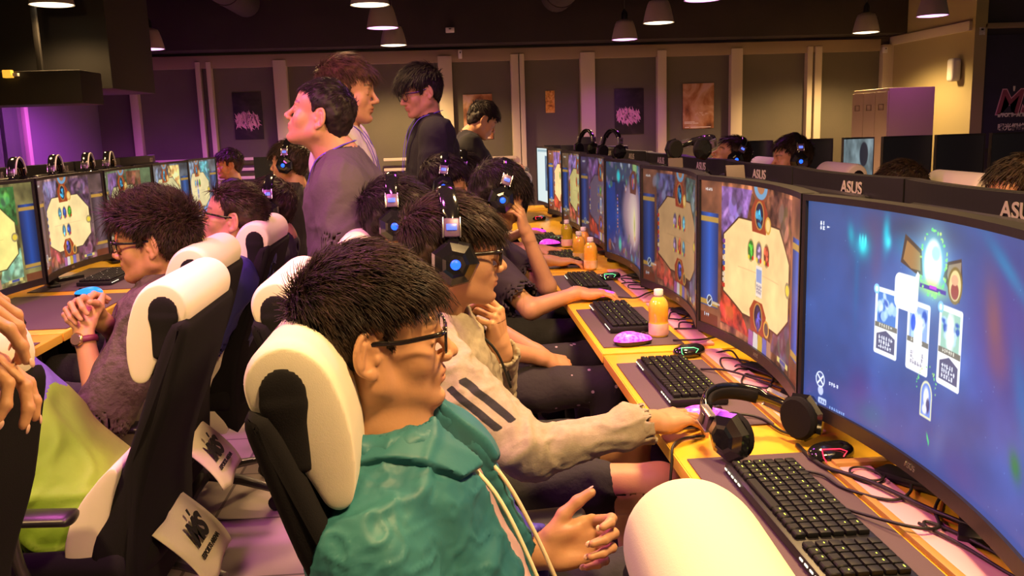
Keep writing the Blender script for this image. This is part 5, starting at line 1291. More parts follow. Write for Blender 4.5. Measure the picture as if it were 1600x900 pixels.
# the headset lying on the desk in front of the near keyboard
def fr_axes(y, z):
    y = nrm(y); z = nrm(np.array(z) - y * np.dot(y, z)); return np.stack([np.cross(y, z), y, z], 1)
headset('headset', Fr((.590, 1.595, .812), fr_axes((.82, .42, .0), (-.35, .85, .30)), .95), 'black headset lying on the yellow desk in front of the nearest keyboard')
headset('headset', Fr((-1.44, 2.86, .81), fr_axes((.25, 1, 0), (-.7, .1, .5)), .9), 'black headset lying on the left desk at the left edge')
for px, py, Y, a, l in ((88, 262, 4.1, 70, 'headset with white band edge on top of the left screens, nearest'), (128, 260, 4.5, 75, 'headset with white band edge second along the left screens'), (163, 258, 4.9, 80, 'headset with pale yellow band edge along the left screens'), (186, 256, 5.2, 75, 'headset with white band edge farthest along the left screens')):
    p = at(px, py, Y); h = headset('headset', Fr((-1.86, Y, 1.20), fr_axes((-.15, 1, 0), (0, 0, 1)), .80), l, None, 'black')
    v, f = tube_pts([Fr((0, 0, 0), fr_axes((-.15, 1, 0), (0, 0, 1)), .80).p(.012, .103 * math.cos(R(q)), .014 + .135 * math.sin(R(q))) for q in range(20, 161, 10)], .0032, 6); pydata('band_edge', v, f, M['white'], h, True)
    v, f = tube_pts([Fr((0, 0, 0), fr_axes((-.15, 1, 0), (0, 0, 1)), .80).p(-.020, .103 * math.cos(R(q)), .014 + .135 * math.sin(R(q))) for q in range(20, 161, 10)], .0032, 6); pydata('band_edge', v, f, M['white'], h, True)
for px, Y, l in ((843, 5.9, 'black headset hanging on the white page screen'), (925, 5.0, 'black headset on the dark boxes beyond the small board screen'), (1133, 3.4, 'headset with a blue lit band lying on top of the row')):
    headset('headset', Fr((.93, Y, 1.235 if Y > 4 else 1.275), fr_axes((-.5, 1, 0), (.2, 0, 1) if Y > 4 else (.9, .2, .22)), .8), l)
# paper tent cards on top of the row
for px, py, Y, l in ((1124, 272, 2.45, 'folded brown card standing on the row beside the tan board screen'), (1030, 258, 3.1, 'folded brown card on the row above the dim board screen')):
    bm = bmesh.new(); bbox(bm, (-.014, 0, .018), (.003, .05, .045), Matrix.Rotation(R(35), 3, 'Y'), .001); bbox(bm, (.014, 0, .018), (.003, .05, .045), Matrix.Rotation(R(-35), 3, 'Y'), .001)
    M['card'] = M.get('card') or mat('brown_card', (.045, .03, .025), .8)
    o = finish('tent_card', bm, M['card']); o.location = (.80, Y, 1.222); o.rotation_euler = (0, 0, R(80)); tag(o, l, 'card')
# ---- pink cable cover, wood strip and loose cables on the desks
for i, (a_, b_) in enumerate(((.28, 1.50), (1.68, 2.38), (2.44, 3.06), (3.10, 3.83))):
    ls = ['nearest pink cable cover behind the lit keyboard', 'pink cable cover behind the keyboard of the person in the hoodie', 'pink cable cover near the lone juice bottle', 'pink cable cover near the two juice bottles']
    o = box('cable_cover', (.715, (a_ + b_) / 2, .7545), (.06, b_ - a_, .008), M['pink'], bevel=.003); tag(o, ls[i], 'cable cover')
for i, (a_, b_) in enumerate(((.28, 1.52), (1.70, 2.37))):
    o = box('wood_strip', (.677, (a_ + b_) / 2, .7555), (.014, b_ - a_, .010), M['wood'], bevel=.002); tag(o, ['thin tan wood strip behind the nearest keyboard', 'thin tan wood strip behind the second keyboard'][i], 'strip')
o = box('wood_strip', (.735, 1.50, .760), (.11, .022, .012), M['wood'], bevel=.002); tag(o, 'short tan wood strip crossing under the blue screen', 'strip')
def cable(pts, label, r=.0028, k=8):
    P = smooth_path([(x, y, .7505 + z + r) for x, y, z in pts], k); o = tube('cable', P, r, M['cable'], None, 7); return tag(o, label, 'cable', 'loose black cables on the right desks')
cable([(.66, 1.62, 0), (.66, 1.50, .004), (.70, 1.40, .012), (.74, 1.28, .012), (.80, 1.15, .01), (.86, 1.02, .005)], 'thick black cable curving past the wood strip under the blue screen', .0042)
cable([(.60, 1.50, .002), (.64, 1.46, .006), (.655, 1.40, .004), (.70, 1.33, .010), (.75, 1.36, .008), (.80, 1.45, .002), (.86, 1.5, 0)], 'cable looping from the near keyboard to under the blue screen')
cable([(.62, 1.32, .004), (.67, 1.22, .018), (.72, 1.22, .012), (.76, 1.30, .006), (.84, 1.40, .0)], 'cable crossing the pink cover behind the near keyboard')
cable([(.70, 1.22, .012), (.715, 1.245, .010), (.74, 1.20, .010), (.78, 1.08, .005), (.84, .95, 0)], 'thin looped cable on the nearest pink cover, right side')
cable([(.70, 1.24, .011), (.725, 1.16, .010), (.75, 1.06, .006), (.80, .96, .004), (.86, .92, 0)], 'thin cable running towards the bottom right corner')
cable([(.40, 1.60, -.10), (.412, 1.62, -.02), (.42, 1.64, .006), (.455, 1.69, .002), (.50, 1.70, .001)], 'cable of the lying headset dropping over the desk edge')
cable([(.56, 1.76, .004), (.60, 1.80, .008), (.645, 1.78, .004), (.66, 1.70, .002), (.69, 1.66, .002)], 'cable beside the lying headset, behind the hand')
for i, (y, l) in enumerate(((2.0, 'tangled cable under the bright tan board screen, near loop'), (2.15, 'tangled cable under the bright tan board screen, far loop'), (2.75, 'tangled cable under the dim board screen'), (2.60, 'tangled cable beside the lone juice bottle'), (3.45, 'tangled cable under the pale oval screen'), (3.3, 'thin tangled cable by the bare arm'))):
    rs = np.random.RandomState(40 + i); pts = []
    for q in range(10): a = q * .85 + rs.rand(); pts.append((.73 + .055 * math.cos(a) * (1 - q * .05) + .01 * rs.randn(), y + .075 * math.sin(a) + .012 * q, .0045 + .004 * (q % 3)))
    cable(pts, l, .0026, 6)
for i, (pts, l) in enumerate((([(.63, 2.18, .004), (.68, 2.12, .014), (.74, 2.0, .012), (.80, 1.86, .004)], 'cable from the second keyboard across the pink cover'), ([(.62, 2.0, .006), (.66, 1.92, .012), (.70, 1.80, .014), (.735, 1.76, .012), (.79, 1.74, .002)], 'cable curving to the foot of the tan board screen'), ([(.64, 2.5, .004), (.70, 2.45, .014), (.76, 2.50, .006), (.84, 2.56, 0)], 'cable behind the unattended mouse'), ([(.60, 3.2, .004), (.66, 3.12, .012), (.72, 3.2, .012), (.78, 3.3, .0)], 'cable behind the hand of the bare arm'))): cable(pts, l)
# small lit gadgets (mouse cable holders)
def gadget(loc, label, led, rz=0):
    t = empty('cable_holder', loc, rz, label, 'gadget'); S = Prims(); S.ell((0, 0, .012), (.045, .034, .020), None, .01); S.ell((.03, 0, .014), (.02, .024, .016), None, .01); S.plane((0, 0, .0005), (0, 0, -1), .002)
    P, Q = surface(S, (-.08, -.06, -.02), (.08, .06, .06), .004); pydata('housing', P, Q, M['black_gloss'], t, True)
    v, f = tube_pts([(-.03, -.012, .0285), (.0, -.026, .029), (.012, -.032, .024), (.002, -.0335, .016)], .0011, 5); v2, f2 = tube_pts([(-.03, -.012, .0285), (-.038, -.026, .018), (-.034, -.030, .010)], .0011, 5); v, f = merge([(v, f), (v2, f2)]); pydata('led_strip', v, f, M[led], t)
for px, py, led, l in ((1296, 702, 'led_r', 'black holder with red light strip beside the lying headset'), (1075, 545, 'led_g', 'black holder with green light near the second keyboard'), (952, 430, 'led_g', 'dark holder by the pale oval screen'), (866, 372, 'led_g', 'small dark holder with a green light by the far mouse'), (842, 340, 'led_r', 'red glowing holder at the far end of the desk')):
    p = atz(px, py, .77); gadget((p[0], p[1], .7505), l, led, R(20))
for px, py, Y, l in ((1345, 745, 0, 'coiled dark cable under the blue screen corner'),):
    p = atz(px, py, .76); v, f = tube_pts([(.022 * math.cos(a) * (1 + .02 * a), .030 * math.sin(a) * (1 + .02 * a), .004 + .0012 * a) for a in np.linspace(0, 12, 60)], .0022, 6); o = pydata('coiled_cable', v, f, M['cable'], None, True); o.location = (p[0] + .01, p[1], .7505); tag(o, l, 'cable')
# ------------------------------------------------------------------ clothes
M['teal'] = mat('teal_windbreaker', (.028, .150, .205), .5, bump=.12, bscale=26, mix=(.045, .20, .22), mscale=6, spec=.3)
M['teal_purple_lit'] = mat('purple_lit_windbreaker_side', (.055, .04, .42), .5, bump=.15, bscale=30)  # far side of the teal jacket, purple lamp light painted into its colour
M['pinkshirt'] = mat('pale_pink_shirt', (.55, .36, .40), .8, bump=.15, bscale=60)
M['zip'] = mat('cream_zip_tape', (.85, .74, .50), .6)
M['hoodie'] = mat('heather_grey_hoodie', (.40, .34, .25), .9, bump=.12, bscale=300, mix=(.35, .295, .215), mscale=90)
nt = M['hoodie'].node_tree; b = nt.nodes['Principled BSDF']; src = b.inputs['Base Color'].links[0].from_socket
a = nt.nodes.new('ShaderNodeAttribute'); a.attribute_name = 'stripe'; mr = nt.nodes.new('ShaderNodeMapRange'); mr.inputs[1].default_value = -.0006; mr.inputs[2].default_value = .0006; nt.links.new(a.outputs['Fac'], mr.inputs[0])
mx = nt.nodes.new('ShaderNodeMixRGB'); mx.inputs[2].default_value = (.02, .02, .025, 1); nt.links.new(mr.outputs[0], mx.inputs[0]); nt.links.new(src, mx.inputs[1]); nt.links.new(mx.outputs[0], b.inputs['Base Color'])
M['denim'] = mat('dark_trousers', (.02, .018, .025), .85, bump=.2, bscale=80)
M['jersey'] = mat('patterned_dark_shorts', (.02, .016, .022), .85, bump=.2, bscale=80)
nt = M['jersey'].node_tree; b = nt.nodes['Principled BSDF']; vo = nt.nodes.new('ShaderNodeTexVoronoi'); vo.inputs['Scale'].default_value = 22; tc = nt.nodes.new('ShaderNodeTexCoord'); nt.links.new(tc.outputs['Object'], vo.inputs['Vector'])
mr = nt.nodes.new('ShaderNodeMapRange'); mr.inputs[1].default_value = .14; mr.inputs[2].default_value = .12; nt.links.new(vo.outputs['Distance'], mr.inputs[0]); mx = nt.nodes.new('ShaderNodeMixRGB'); mx.inputs[1].default_value = (.02, .016, .022, 1); mx.inputs[2].default_value = (.42, .32, .40, 1); nt.links.new(mr.outputs[0], mx.inputs[0]); nt.links.new(mx.outputs[0], b.inputs['Base Color'])
M['shoe'] = mat('dark_shoe', (.03, .028, .03), .6); M['greytee'] = mat('mauve_grey_tee', (.085, .068, .078), .85, bump=.2, bscale=80)
M['taupe'] = mat('crinkled_taupe_shirt', (.075, .055, .048), .8, bump=.8, bscale=55, mix=(.10, .075, .065), mscale=30)
M['blueshirt'] = mat('navy_shirt', (.035, .04, .20), .6, bump=.2, bscale=60); M['white_tee'] = mat('white_tee', (.68, .62, .62), .85, bump=.15, bscale=60)
M['blacktee'] = mat('black_tee', (.007, .006, .010), .9, bump=.1, bscale=60); M['heather'] = mat('light_grey_tee', (.32, .29, .30), .9, bump=.2, bscale=90)
M['green'] = mat('lime_green_shirt', (.26, .46, .035), .7, bump=.2, bscale=30, mix=(.20, .38, .03), mscale=5); M['purple_top'] = mat('violet_hooded_top', (.13, .11, .42), .75, bump=.3, bscale=60)
M['lanyard'] = mat('violet_blue_lanyard', (.12, .07, .62), .5); M['watch'] = mat('gold_watch', (.75, .55, .25), .25, .9); M['strap'] = mat('maroon_strap', (.16, .02, .06), .5)
M['darkshirt'] = mat('dark_shirt', (.03, .022, .03), .85)

def torso_inner(J, place, m, ease=.002, name='tshirt', neck=.055):
    T = Prims(); lat = nrm(pt(J['shl']) - pt(J['shr'])); ch, pv, nb = pt(J['chest']), pt(J['pelvis']), pt(J['neck']); up = nrm(nb - pv)
    T.fcone(ch + up * .02, ch * .45 + pv * .55, lat, (.150 + ease, .102 + ease), (.14 + ease, .098 + ease), .02); T.fcone(ch * .45 + pv * .55, pv, lat, (.14 + ease, .098 + ease), (.15 + ease, .11 + ease), .05)
    for c in 'rl': T.cone(nb - up * .02, pt(J['sh' + c]), .045, .045, .05)
    T.cone(nb + up * .0, nb + up * .2, neck, neck + .02, .004, '-')
    P, Q = surface(T, ch - .5, ch + .5, .007); N = vnormals(P, Q); P = wrinkle(P, N, .004, 9); return place(pydata(name, P, Q, m, None, True))
def lanyard(J, place, drop=.36):
    nb, ch = pt(J['neck']), pt(J['chest']); lat = nrm(pt(J['shl']) - pt(J['shr'])); up = nrm(nb - pt(J['pelvis'])); f = nrm(np.cross(lat, up))
    back = nb - f * .060 + up * .055
    for s in (1, -1):
        pts = smooth_path([back, nb + lat * s * .078 + up * .040 - f * .01, nb + lat * s * .070 + f * .075 + up * .0, nb + lat * s * .045 + f * .122 - up * .12, nb + f * .138 - up * drop + lat * s * .006], 6)
        v, fc = tube_pts(pts, [(.0015, .0065)] * len(pts), 6, up=None); place(pydata('lanyard', v, fc, M['lanyard'], None, True))
    bm = bmesh.new(); bbox(bm, (0, 0, 0), (.055, .004, .08), None, .002); p = nb + f * .142 - up * (drop + .045); bm.transform(Matrix([[lat[k], f[k], up[k], p[k]] for k in range(3)] + [[0, 0, 0, 1]])); place(finish('badge', bm, M['white']))

# ------------------------------------------------------------------ the people
# 1. teal windbreaker, nearest
J = seated(.03, 1.30, 20, neck=(-.098, 1.29, .932), head=(-.113, 1.285, 1.080))
J.update(shr=pt((-.125, 1.125, .825)), elr=pt((-.02, 1.07, .62)), wrr=pt((.17, 1.16, .64)), shl=pt((-.065, 1.455, .825)), ell=pt((.0, 1.49, .665)), wrl=pt(at(840, 862, 1.36)), fine=.0023)
J['handl'] = dict(F=(.92, -.08, .20), U=(-.10, .88, -.25), curls=((.75, .95, .5), (1.0, 1.1, .6), (1.05, 1.1, .6), (1.1, 1.1, .6)), thumb=(.75, .1, .25, .15), nails=True, res=.0024, spread=.05, s=1.0)
J['handr'] = dict(F=(.8, .5, .1), U=(0, 0, 1), curls=((.6, .8, .5),) * 4, res=.003)
def jac_cut(top, J=J):
    nb, pv = pt(J['neck']), pt(J['pelvis']); up = nrm(nb - pv); lat = nrm(J['shl'] - J['shr']); f = nrm(np.cross(lat, up))
    top.fcone(nb + f * .14 + up * .02 - lat * .005, pv + f * .20 - lat * .02, lat, (.028, .13), (.060, .13), .003, '-')
def jac_hood(top, J=J):
    nb, pv = pt(J['neck']), pt(J['pelvis']); up = nrm(nb - pv); lat = nrm(J['shl'] - J['shr']); f = nrm(np.cross(lat, up)); 
    prev = None
    for a in np.linspace(-150, 150, 13):
        d = lat * math.sin(R(a)) - f * math.cos(R(a)); w = .5 + .5 * math.cos(R(a)); p = nb + d * (.080 + .014 * w) + up * (.034 - .050 * (1 - w))
        if prev is not None: top.cone(prev, p, .017 + .014 * w, .017 + .014 * w, .016)
        prev = p
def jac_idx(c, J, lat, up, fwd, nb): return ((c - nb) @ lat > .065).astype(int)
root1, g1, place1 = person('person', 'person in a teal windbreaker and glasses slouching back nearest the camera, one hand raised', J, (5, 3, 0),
    dict(mat=['teal', 'teal_purple_lit'], idx=jac_idx, name='jacket', res=.0052, wr=.0085, ws=11, stretch=(1, .8, .40), seed=1.3, ease=.018, arm=1.02, cut=[jac_cut], extra=[jac_hood], neck=.066, legs='denim', cuff=.93),
    dict(n=17000, length=.034, res=.004, seed=3, thick=.009, lift=.40, rad=.00042, comb=(.75, 0, -.1), jitter=.55, top=.006), glasses=dict(style='rect', h=.0185, w=.027))
torso_inner(J, place1, M['pinkshirt'])
T = Prims(); nb, ch_, pv = pt(J['neck']), pt(J['chest']), pt(J['pelvis']); lat = nrm(J['shl'] - J['shr']); up = nrm(nb - pv); f = nrm(np.cross(lat, up))
T.fcone(ch_ + up * .02, ch_ * .45 + pv * .55, lat, (.185, .136), (.16, .12), .02)
for c in 'rl': T.cone(nb - up * .012, pt(J['sh' + c]) - up * .004, .070, .0865, .05)
T.cone(nb - nrm(g1.p(-.015, 0, -.05) - nb) * .05, nb + nrm(g1.p(-.015, 0, -.05) - nb) * .2, .074, .10, .004, '-'); jac_cut(T)
T.plane(nb - up * .115 + f * .05, -up + f * .35 - lat * .35, .002); T.plane(pt(J['shr']) * .55 + nb * .45 , -lat * .75 - up * .35, .002)
P, Q = surface(T, ch_ - .4, ch_ + .4, .005); N = vnormals(P, Q); P = wrinkle(P, N, .005, 11, (1, .8, .4), 1.3, .2); place1(pydata('shoulder_flap', P, Q, M['teal'], None, True))
nb, pv = pt(J['neck']), pt(J['pelvis']); up = nrm(nb - pv); lat = nrm(J['shl'] - J['shr']); f = nrm(np.cross(lat, up))
for s in (1, -1):
    pts = smooth_path([nb + f * .085 + lat * s * .030 - up * .03, nb + f * .125 + lat * (s * .036 - .006) - up * .12, nb + f * .138 + lat * (s * .046 - .01) - up * .24, nb + f * .140 + lat * (s * .058 - .015) - up * .40], 6)
    v, fc = tube_pts(pts, [(.0035, .0055)] * len(pts), 6, up=tuple(f)); place1(pydata('zip_tape', v, fc, M['zip'], None, True))
# 2. grey hoodie
J = seated(.02, 2.00, 5, neck=(-.045, 1.985, .965), head=(.010, 1.965, 1.108))
J.update(shr=pt((-.055, 1.79, .905)), elr=pt(at(822, 706, 1.66)), wrr=pt(atz(1010, 660, .797)), shl=pt((-.03, 2.17, .90)), ell=pt((.10, 2.20, .70)), wrl=pt((.112, 2.03, .865)), fine=.0026)
J['handr'] = dict(F=(.88, .46, -.06), U=(0, -.05, 1), curls=((.25, .45, .3), (.28, .5, .35), (.35, .55, .35), (.4, .6, .4)), spread=.22, thumb=(.75, -.5, .2, .2), res=.0026, nails=True)
J['handl'] = dict(F=(-.12, -.22, .95), U=(.85, -.45, .05), curls=((.75, .9, .3), (1.1, 1.0, .5), (1.2, 1.1, .5), (1.25, 1.1, .5)), thumb=(.35, -.2, .1, .1), res=.0026)
def hood(top, J=J, sc=1.0):
    nb, pv = pt(J['neck']), pt(J['pelvis']); up = nrm(nb - pv); lat = nrm(pt(J['shl']) - pt(J['shr'])); f = nrm(np.cross(lat, up)); prev = None
    for a in np.linspace(-165, 165, 15):
        d = lat * math.sin(R(a)) - f * math.cos(R(a)); w = .5 + .5 * math.cos(R(a)); p = nb + d * (.082 + .02 * w) + up * (.012 - .05 * (1 - w))
        if prev is not None: top.cone(prev, p, .016 + .020 * w, .016 + .020 * w, .016)
        prev = p
    top.ell(nb - f * .10 - up * .045, (.055, .085, .07), None, .03)
root2, g2, place2 = person('person', 'person in a heather grey hoodie with three sleeve stripes, headset on, chin on hand', J, (4, -2, 0),
    dict(mat='hoodie', name='hoodie', res=.0055, wr=.0085, ws=9, seed=4.1, ease=.020, arm=1.05, farm=.80, extra=[lambda t: hood(t)], neck=.068, legs='denim', shorts=.66, bare_legs=True, cuff=.95),
    dict(n=9000, length=.040, res=.0045, seed=5, thick=.010, lift=.30, rad=.00045, comb=(.9, 0, -.35), jitter=.3, style='fringe', mat='hair'), glasses=dict(style='rect', h=.0175, w=.0275, t=.0026))
ho = [o for o in root2.children if o.name.startswith('hoodie')][0]; n = len(ho.data.vertices); co = np.empty(n * 3, np.float32); ho.data.vertices.foreach_get('co', co); co = co.reshape(-1, 3)
sh, el = pt(J['shr']), pt(J['elr']); ax = nrm(el - sh); ln = np.linalg.norm(el - sh); w = nrm(np.cross(ax, (0, -1, 0))); q = co - sh; t_ = q @ ax; ww = q @ w; yy = q[:, 1]
s_ = np.full(n, -.02)
for k in (-1, 0, 1): s_ = np.maximum(s_, .0072 - np.abs(ww + .012 - k * .027))
s_ = np.minimum(s_, np.minimum(t_ - (.085 - ww * .3), (.215 - ww * .3) - t_)); s_ = np.where(yy < -.01, s_, -.02); attr(ho, 'stripe', s_)
for k in (1, -1):
    nb, pv = pt(J['neck']), pt(J['pelvis']); up = nrm(nb - pv); lat = nrm(J['shl'] - J['shr']); f = nrm(np.cross(lat, up)); pts = smooth_path([nb + f * .088 + lat * k * .035 - up * .035, nb + f * .13 + lat * k * .034 - up * .10, nb + f * .145 + lat * k * .03 - up * .19], 5); place2(tube('drawstring', pts, .003, M['ink']))
headset('headset', g2, 'black headset with a blue light worn by the person in the grey hoodie', 'led_b')
# 3. fists in the lap
J = seated(.05, 2.80, 18, neck=(-.11, 2.79, .975), head=(-.150, 2.78, 1.108))
J.update(elr=pt((.085, 2.60, .745)), wrr=pt((.275, 2.68, .675)), ell=pt((.10, 2.98, .73)), wrl=pt((.27, 2.80, .665)))
J['handr'] = dict(U=(.1, -.3, .9), curls=((1.2, 1.4, .8),) * 4, thumb=(.4, -.5, .6, .5), res=.004); J['handl'] = dict(U=(.1, .2, .9), curls=((1.1, 1.3, .8),) * 4, res=.004)
r_, g3, _ = person('person', 'person in a light grey tee leaning far back with both fists in the lap', J, (0, 0, 0), dict(mat='heather', sleeve='short', short=.95, ease=.018, legs='jersey', name='tshirt'), dict(n=4000, length=.040, seed=8, thick=.014, lift=.35, style='fringe', mat='hairk', rad=.0007), res=1.3)
headset('headset', g3, 'black headset worn by the person leaning far back behind the hoodie', 'led_b')
# 4. hand on forehead
J = seated(.08, 3.50, -8, neck=(.12, 3.46, .985), head=(.195, 3.42, 1.120))
J.update(shr=pt((.10, 3.28, .91)), elr=pt((.28, 3.10, .745)), wrr=pt((.455, 3.16, .785)), ell=pt((.37, 3.38, .775)), wrl=pt((.300, 3.36, .975)))
J['handr'] = dict(F=(.95, .1, -.05), U=(0, 0, 1), curls=((.25, .45, .3),) * 4, spread=.2, res=.0035); J['handl'] = dict(F=(-.25, -.1, .9), U=(.9, -.3, .2), curls=((.5, .6, .4), (.5, .6, .4), (.55, .6, .4), (.6, .7, .4)), spread=.25, res=.0035)
r_, g4, _ = person('person', 'person in a dark shirt leaning on one elbow with a hand at the forehead', J, (8, -22, 0), dict(mat='darkshirt', sleeve='short', short=.8, ease=.018, name='tshirt'), dict(n=4500, length=.045, seed=11, thick=.016, lift=.25, style='fringe', mat='hairk', rad=.0007), res=1.3, skin='skin2')
headset('headset', g4, 'black headset worn by the person with a hand at the forehead', 'led_b')
# 5 and 6
for (py_, hx, hz, hand, l, l2, mt, sd) in ((4.24, -.005, 1.13, atz(905, 402, .80), 'person fifth along the right row, only dark hair and a forearm on the keyboard showing', 'headset on the fifth head of the right row', 'darkshirt', 12), (4.96, .10, 1.12, atz(862, 381, .80), 'person farthest along the right row reaching for a glowing mouse', 'headset on the farthest head of the right row', 'blacktee', 13)):
    J = seated(.04, py_, 4, neck=(hx - .04, py_ - .0, .985), head=(hx, py_ - .02, hz)); J['wrr'] = pt((hand[0] - .13, hand[1], .79)); J['elr'] = bend_joint(J['shr'], J['wrr'], .27, .25, (0, -.3, -1)); J['wrl'] = pt((.42, py_ + .12, .79)); J['ell'] = bend_joint(J['shl'], J['wrl'], .27, .25, (0, .3, -1))
    for c in 'rl': J['hand' + c] = dict(F=(1, .05, -.05), U=(0, 0, 1), curls=((.25, .45, .3),) * 4, spread=.2, res=.0045)
    r_, g_, _ = person('person', l, J, (0, -8, 0), dict(mat=mt, sleeve='short', ease=.018, name='tshirt'), dict(n=2500, length=.04, seed=sd, thick=.014, lift=.3, style='fringe', mat='hairk', rad=.001), res=1.6)
    headset('headset', g_, l2, 'led_b')
# ---- left row
# B: taupe shirt, glasses, clasped hands with a watch
J = seated(-.95, 2.62, 12, 180, neck=(-.795, 2.615, .965), head=(-.833, 2.60, 1.090))
w1 = at(118, 515, 2.40); J.update(shl=pt((-.80, 2.43, .90)), ell=pt((-.93, 2.34, .665)), wrl=pt((w1[0] + .02, 2.40, w1[2] - .02)), wrr=pt((w1[0] + .03, 2.50, w1[2] - .0)), elr=pt((-.92, 2.72, .70)), fine=.003)
J['handl'] = dict(F=(-.25, .55, .60), U=(-.6, -.6, .45), curls=((.7, .8, .4),) * 4, res=.003, thumb=(.6, -.2, .3, .2)); J['handr'] = dict(F=(-.35, -.55, .55), U=(-.5, .3, .7), curls=((.9, 1.0, .5),) * 4, res=.003)
rB, gB, plB = person('person', 'person with spiky hair and glasses in a crinkled taupe shirt, hands clasped, wearing a watch', J, (183, -2, 0), dict(mat='taupe', sleeve='short', short=1.0, ease=.024, name='shirt', wr=.008, res=.0065), dict(n=9000, length=.040, seed=21, thick=.018, lift=.6, rad=.0006, jitter=.7, comb=(.2, 0, .3), top=.006), glasses=dict(style='rect', h=.016, mt='frame'), res=1.0)
d = nrm(pt(J['wrl']) - pt(J['ell'])); c = pt(J['wrl']) - d * .01
v, f_ = tube_pts([c - d * .008, c - d * .0, c + d * .008], [.033, .034, .033], 18); plB(pydata('watch_strap', v, f_, M['strap'], None, True)); rot = Vector(nrm((-.3, -.9, .3))).to_track_quat('Z', 'Y').to_matrix(); plB(lathe('wristwatch', [(0, .036), (.015, .036), (.018, .033), (.018, .027)], M['watch'], None, 20, tuple(c), rot))
# C: navy shirt looking up
J = seated(-.93, 3.28, 14, 180, neck=(-.705, 3.255, .955), head=(-.757, 3.25, 1.090)); J['handl'] = dict(U=(0, 0, 1), res=.004); J['handr'] = dict(U=(0, 0, 1), res=.004); J['fine'] = .0035
person('person', 'person in a navy collared shirt and glasses looking up, sitting in the left row', J, (182, 14, 0), dict(mat='blueshirt', name='shirt', ease=.02, collar=True, neck=.064, sleeve='short', short=.9), dict(n=6000, length=.030, seed=22, thick=.008, lift=.35, rad=.0006, comb=(-.6, 0, .3), mat='hair', side_short=.35), glasses=dict(style='rect', h=.015), res=1.2, skin='skin2')
# D: headset with blue light
J = seated(-.95, 4.00, 8, 180, neck=(-.73, 4.0, .935), head=(-.775, 4.0, 1.062))
r_, gD, _ = person('person', 'person with dark hair and headset seen from behind the person looking up', J, (182, 0, 0), dict(mat='darkshirt', name='tshirt', ease=.018, sleeve='short'), dict(n=3000, length=.035, seed=23, thick=.013, lift=.3, rad=.0008, style='fringe'), res=1.5)
headset('headset', gD, 'black headset with a bright blue light in the left row', 'led_b')
# beyond
for (px, py, Y, yaw, l, hs) in ((452, 256, 5.4, 170, 'person wearing a headset far back between the left row and the standing person in mauve', 'headset with a white and blue slider far back in the left row'), (358, 258, 7.8, 200, 'person behind the last left screen, orange lit cheek', None)):
    p = at(px, py, Y); J = seated(p[0] + .05 * (-1 if yaw < 90 else 1) * 0 - .1, Y, 5, yaw, neck=(p[0] + .03, Y, p[2] - .13), head=tuple(p)); r_, g_, _ = person('person', l, J, (yaw, 0, 0), dict(mat='darkshirt', name='tshirt', sleeve='short'), dict(n=1500, length=.04, seed=31, thick=.014, rad=.0012, style='fringe'), res=1.8)
    if hs: headset('headset', g_, hs, 'led_b')
# A: lime shirt and violet hooded top, leaning forward, head out of the picture
J = seated(-.915, 2.08, -34, 180, neck=(-1.27, 2.08, 1.00), head=(-1.36, 2.06, 1.13)); J['wrl'] = pt((-1.42, 1.92, .80)); J['wrr'] = pt((-1.42, 2.25, .80))
J['ell'] = pt((-1.22, 1.84, .80)); J['elr'] = pt((-1.22, 2.32, .80)); J['handl'] = dict(F=(-1, .1, 0), U=(0, 0, 1), res=.004); J['handr'] = dict(F=(-1, 0, 0), U=(0, 0, 1), res=.004)
def hoodA(top): top.ell((-1.10, 2.06, 1.005), (.085, .115, .050), None, .02); top.ell((-1.03, 2.05, .965), (.045, .10, .04), None, .02)
def idxA(c, J, lat, up, fwd, nb): return (((c - pt(J['pelvis'])) @ nrm((-.35, 0, .94))) < .235 + .012 * np.sin(c[:, 1] * 40)).astype(int)
person('person', 'person in a lime green shirt under a violet top bending forward at the left edge', J, (182, -20, 0), dict(mat=['purple_top', 'green'], idx=idxA, name='hooded_top', ease=.028, wr=.011, ws=6.5, res=.006, extra=[hoodA], fat=1.06, seed=2.2, arm=1.1), dict(n=2000, length=.035, seed=24, rad=.001), res=1.2)
# G: hands over the chair back at the left edge
J = seated(-1.0, 1.25, 20, 170, neck=(-.90, 1.17, .97), head=(-.90, 1.15, 1.115)); 
J.update(shl=pt((-.80, .98, .93)), ell=pt((-.86, .86, 1.10)), wrl=pt((-.665, 1.12, 1.225)), shr=pt((-.95, 1.30, .93)), elr=pt((-.84, 1.30, 1.02)), wrr=pt((-.665, 1.15, 1.155)))
J['ell'] = bend_joint(J['shl'], J['wrl'], .29, .25, (-.3, -1, .1)); J['elr'] = bend_joint(J['shr'], J['wrr'], .29, .25, (-.2, 1, .2))
J['handl'] = dict(F=(.85, .20, -.32), U=(.35, -.25, .85), curls=((.25, .5, .3), (.5, .7, .4), (.55, .7, .4), (.7, .8, .4)), spread=.25, res=.0028, nails=True); J['handr'] = dict(F=(.85, -.10, -.40), U=(.5, .3, .7), curls=((.3, .5, .3), (.35, .6, .4), (.45, .7, .4), (.6, .8, .4)), spread=.25, res=.0028, nails=True)
person('person', 'person at the left edge, only orange lit hands over the black chair back showing', J, (205, 0, 0), dict(mat='darkshirt', name='tshirt', sleeve='short', short=.7), dict(n=2000, length=.035, seed=25, rad=.001), res=1.2)
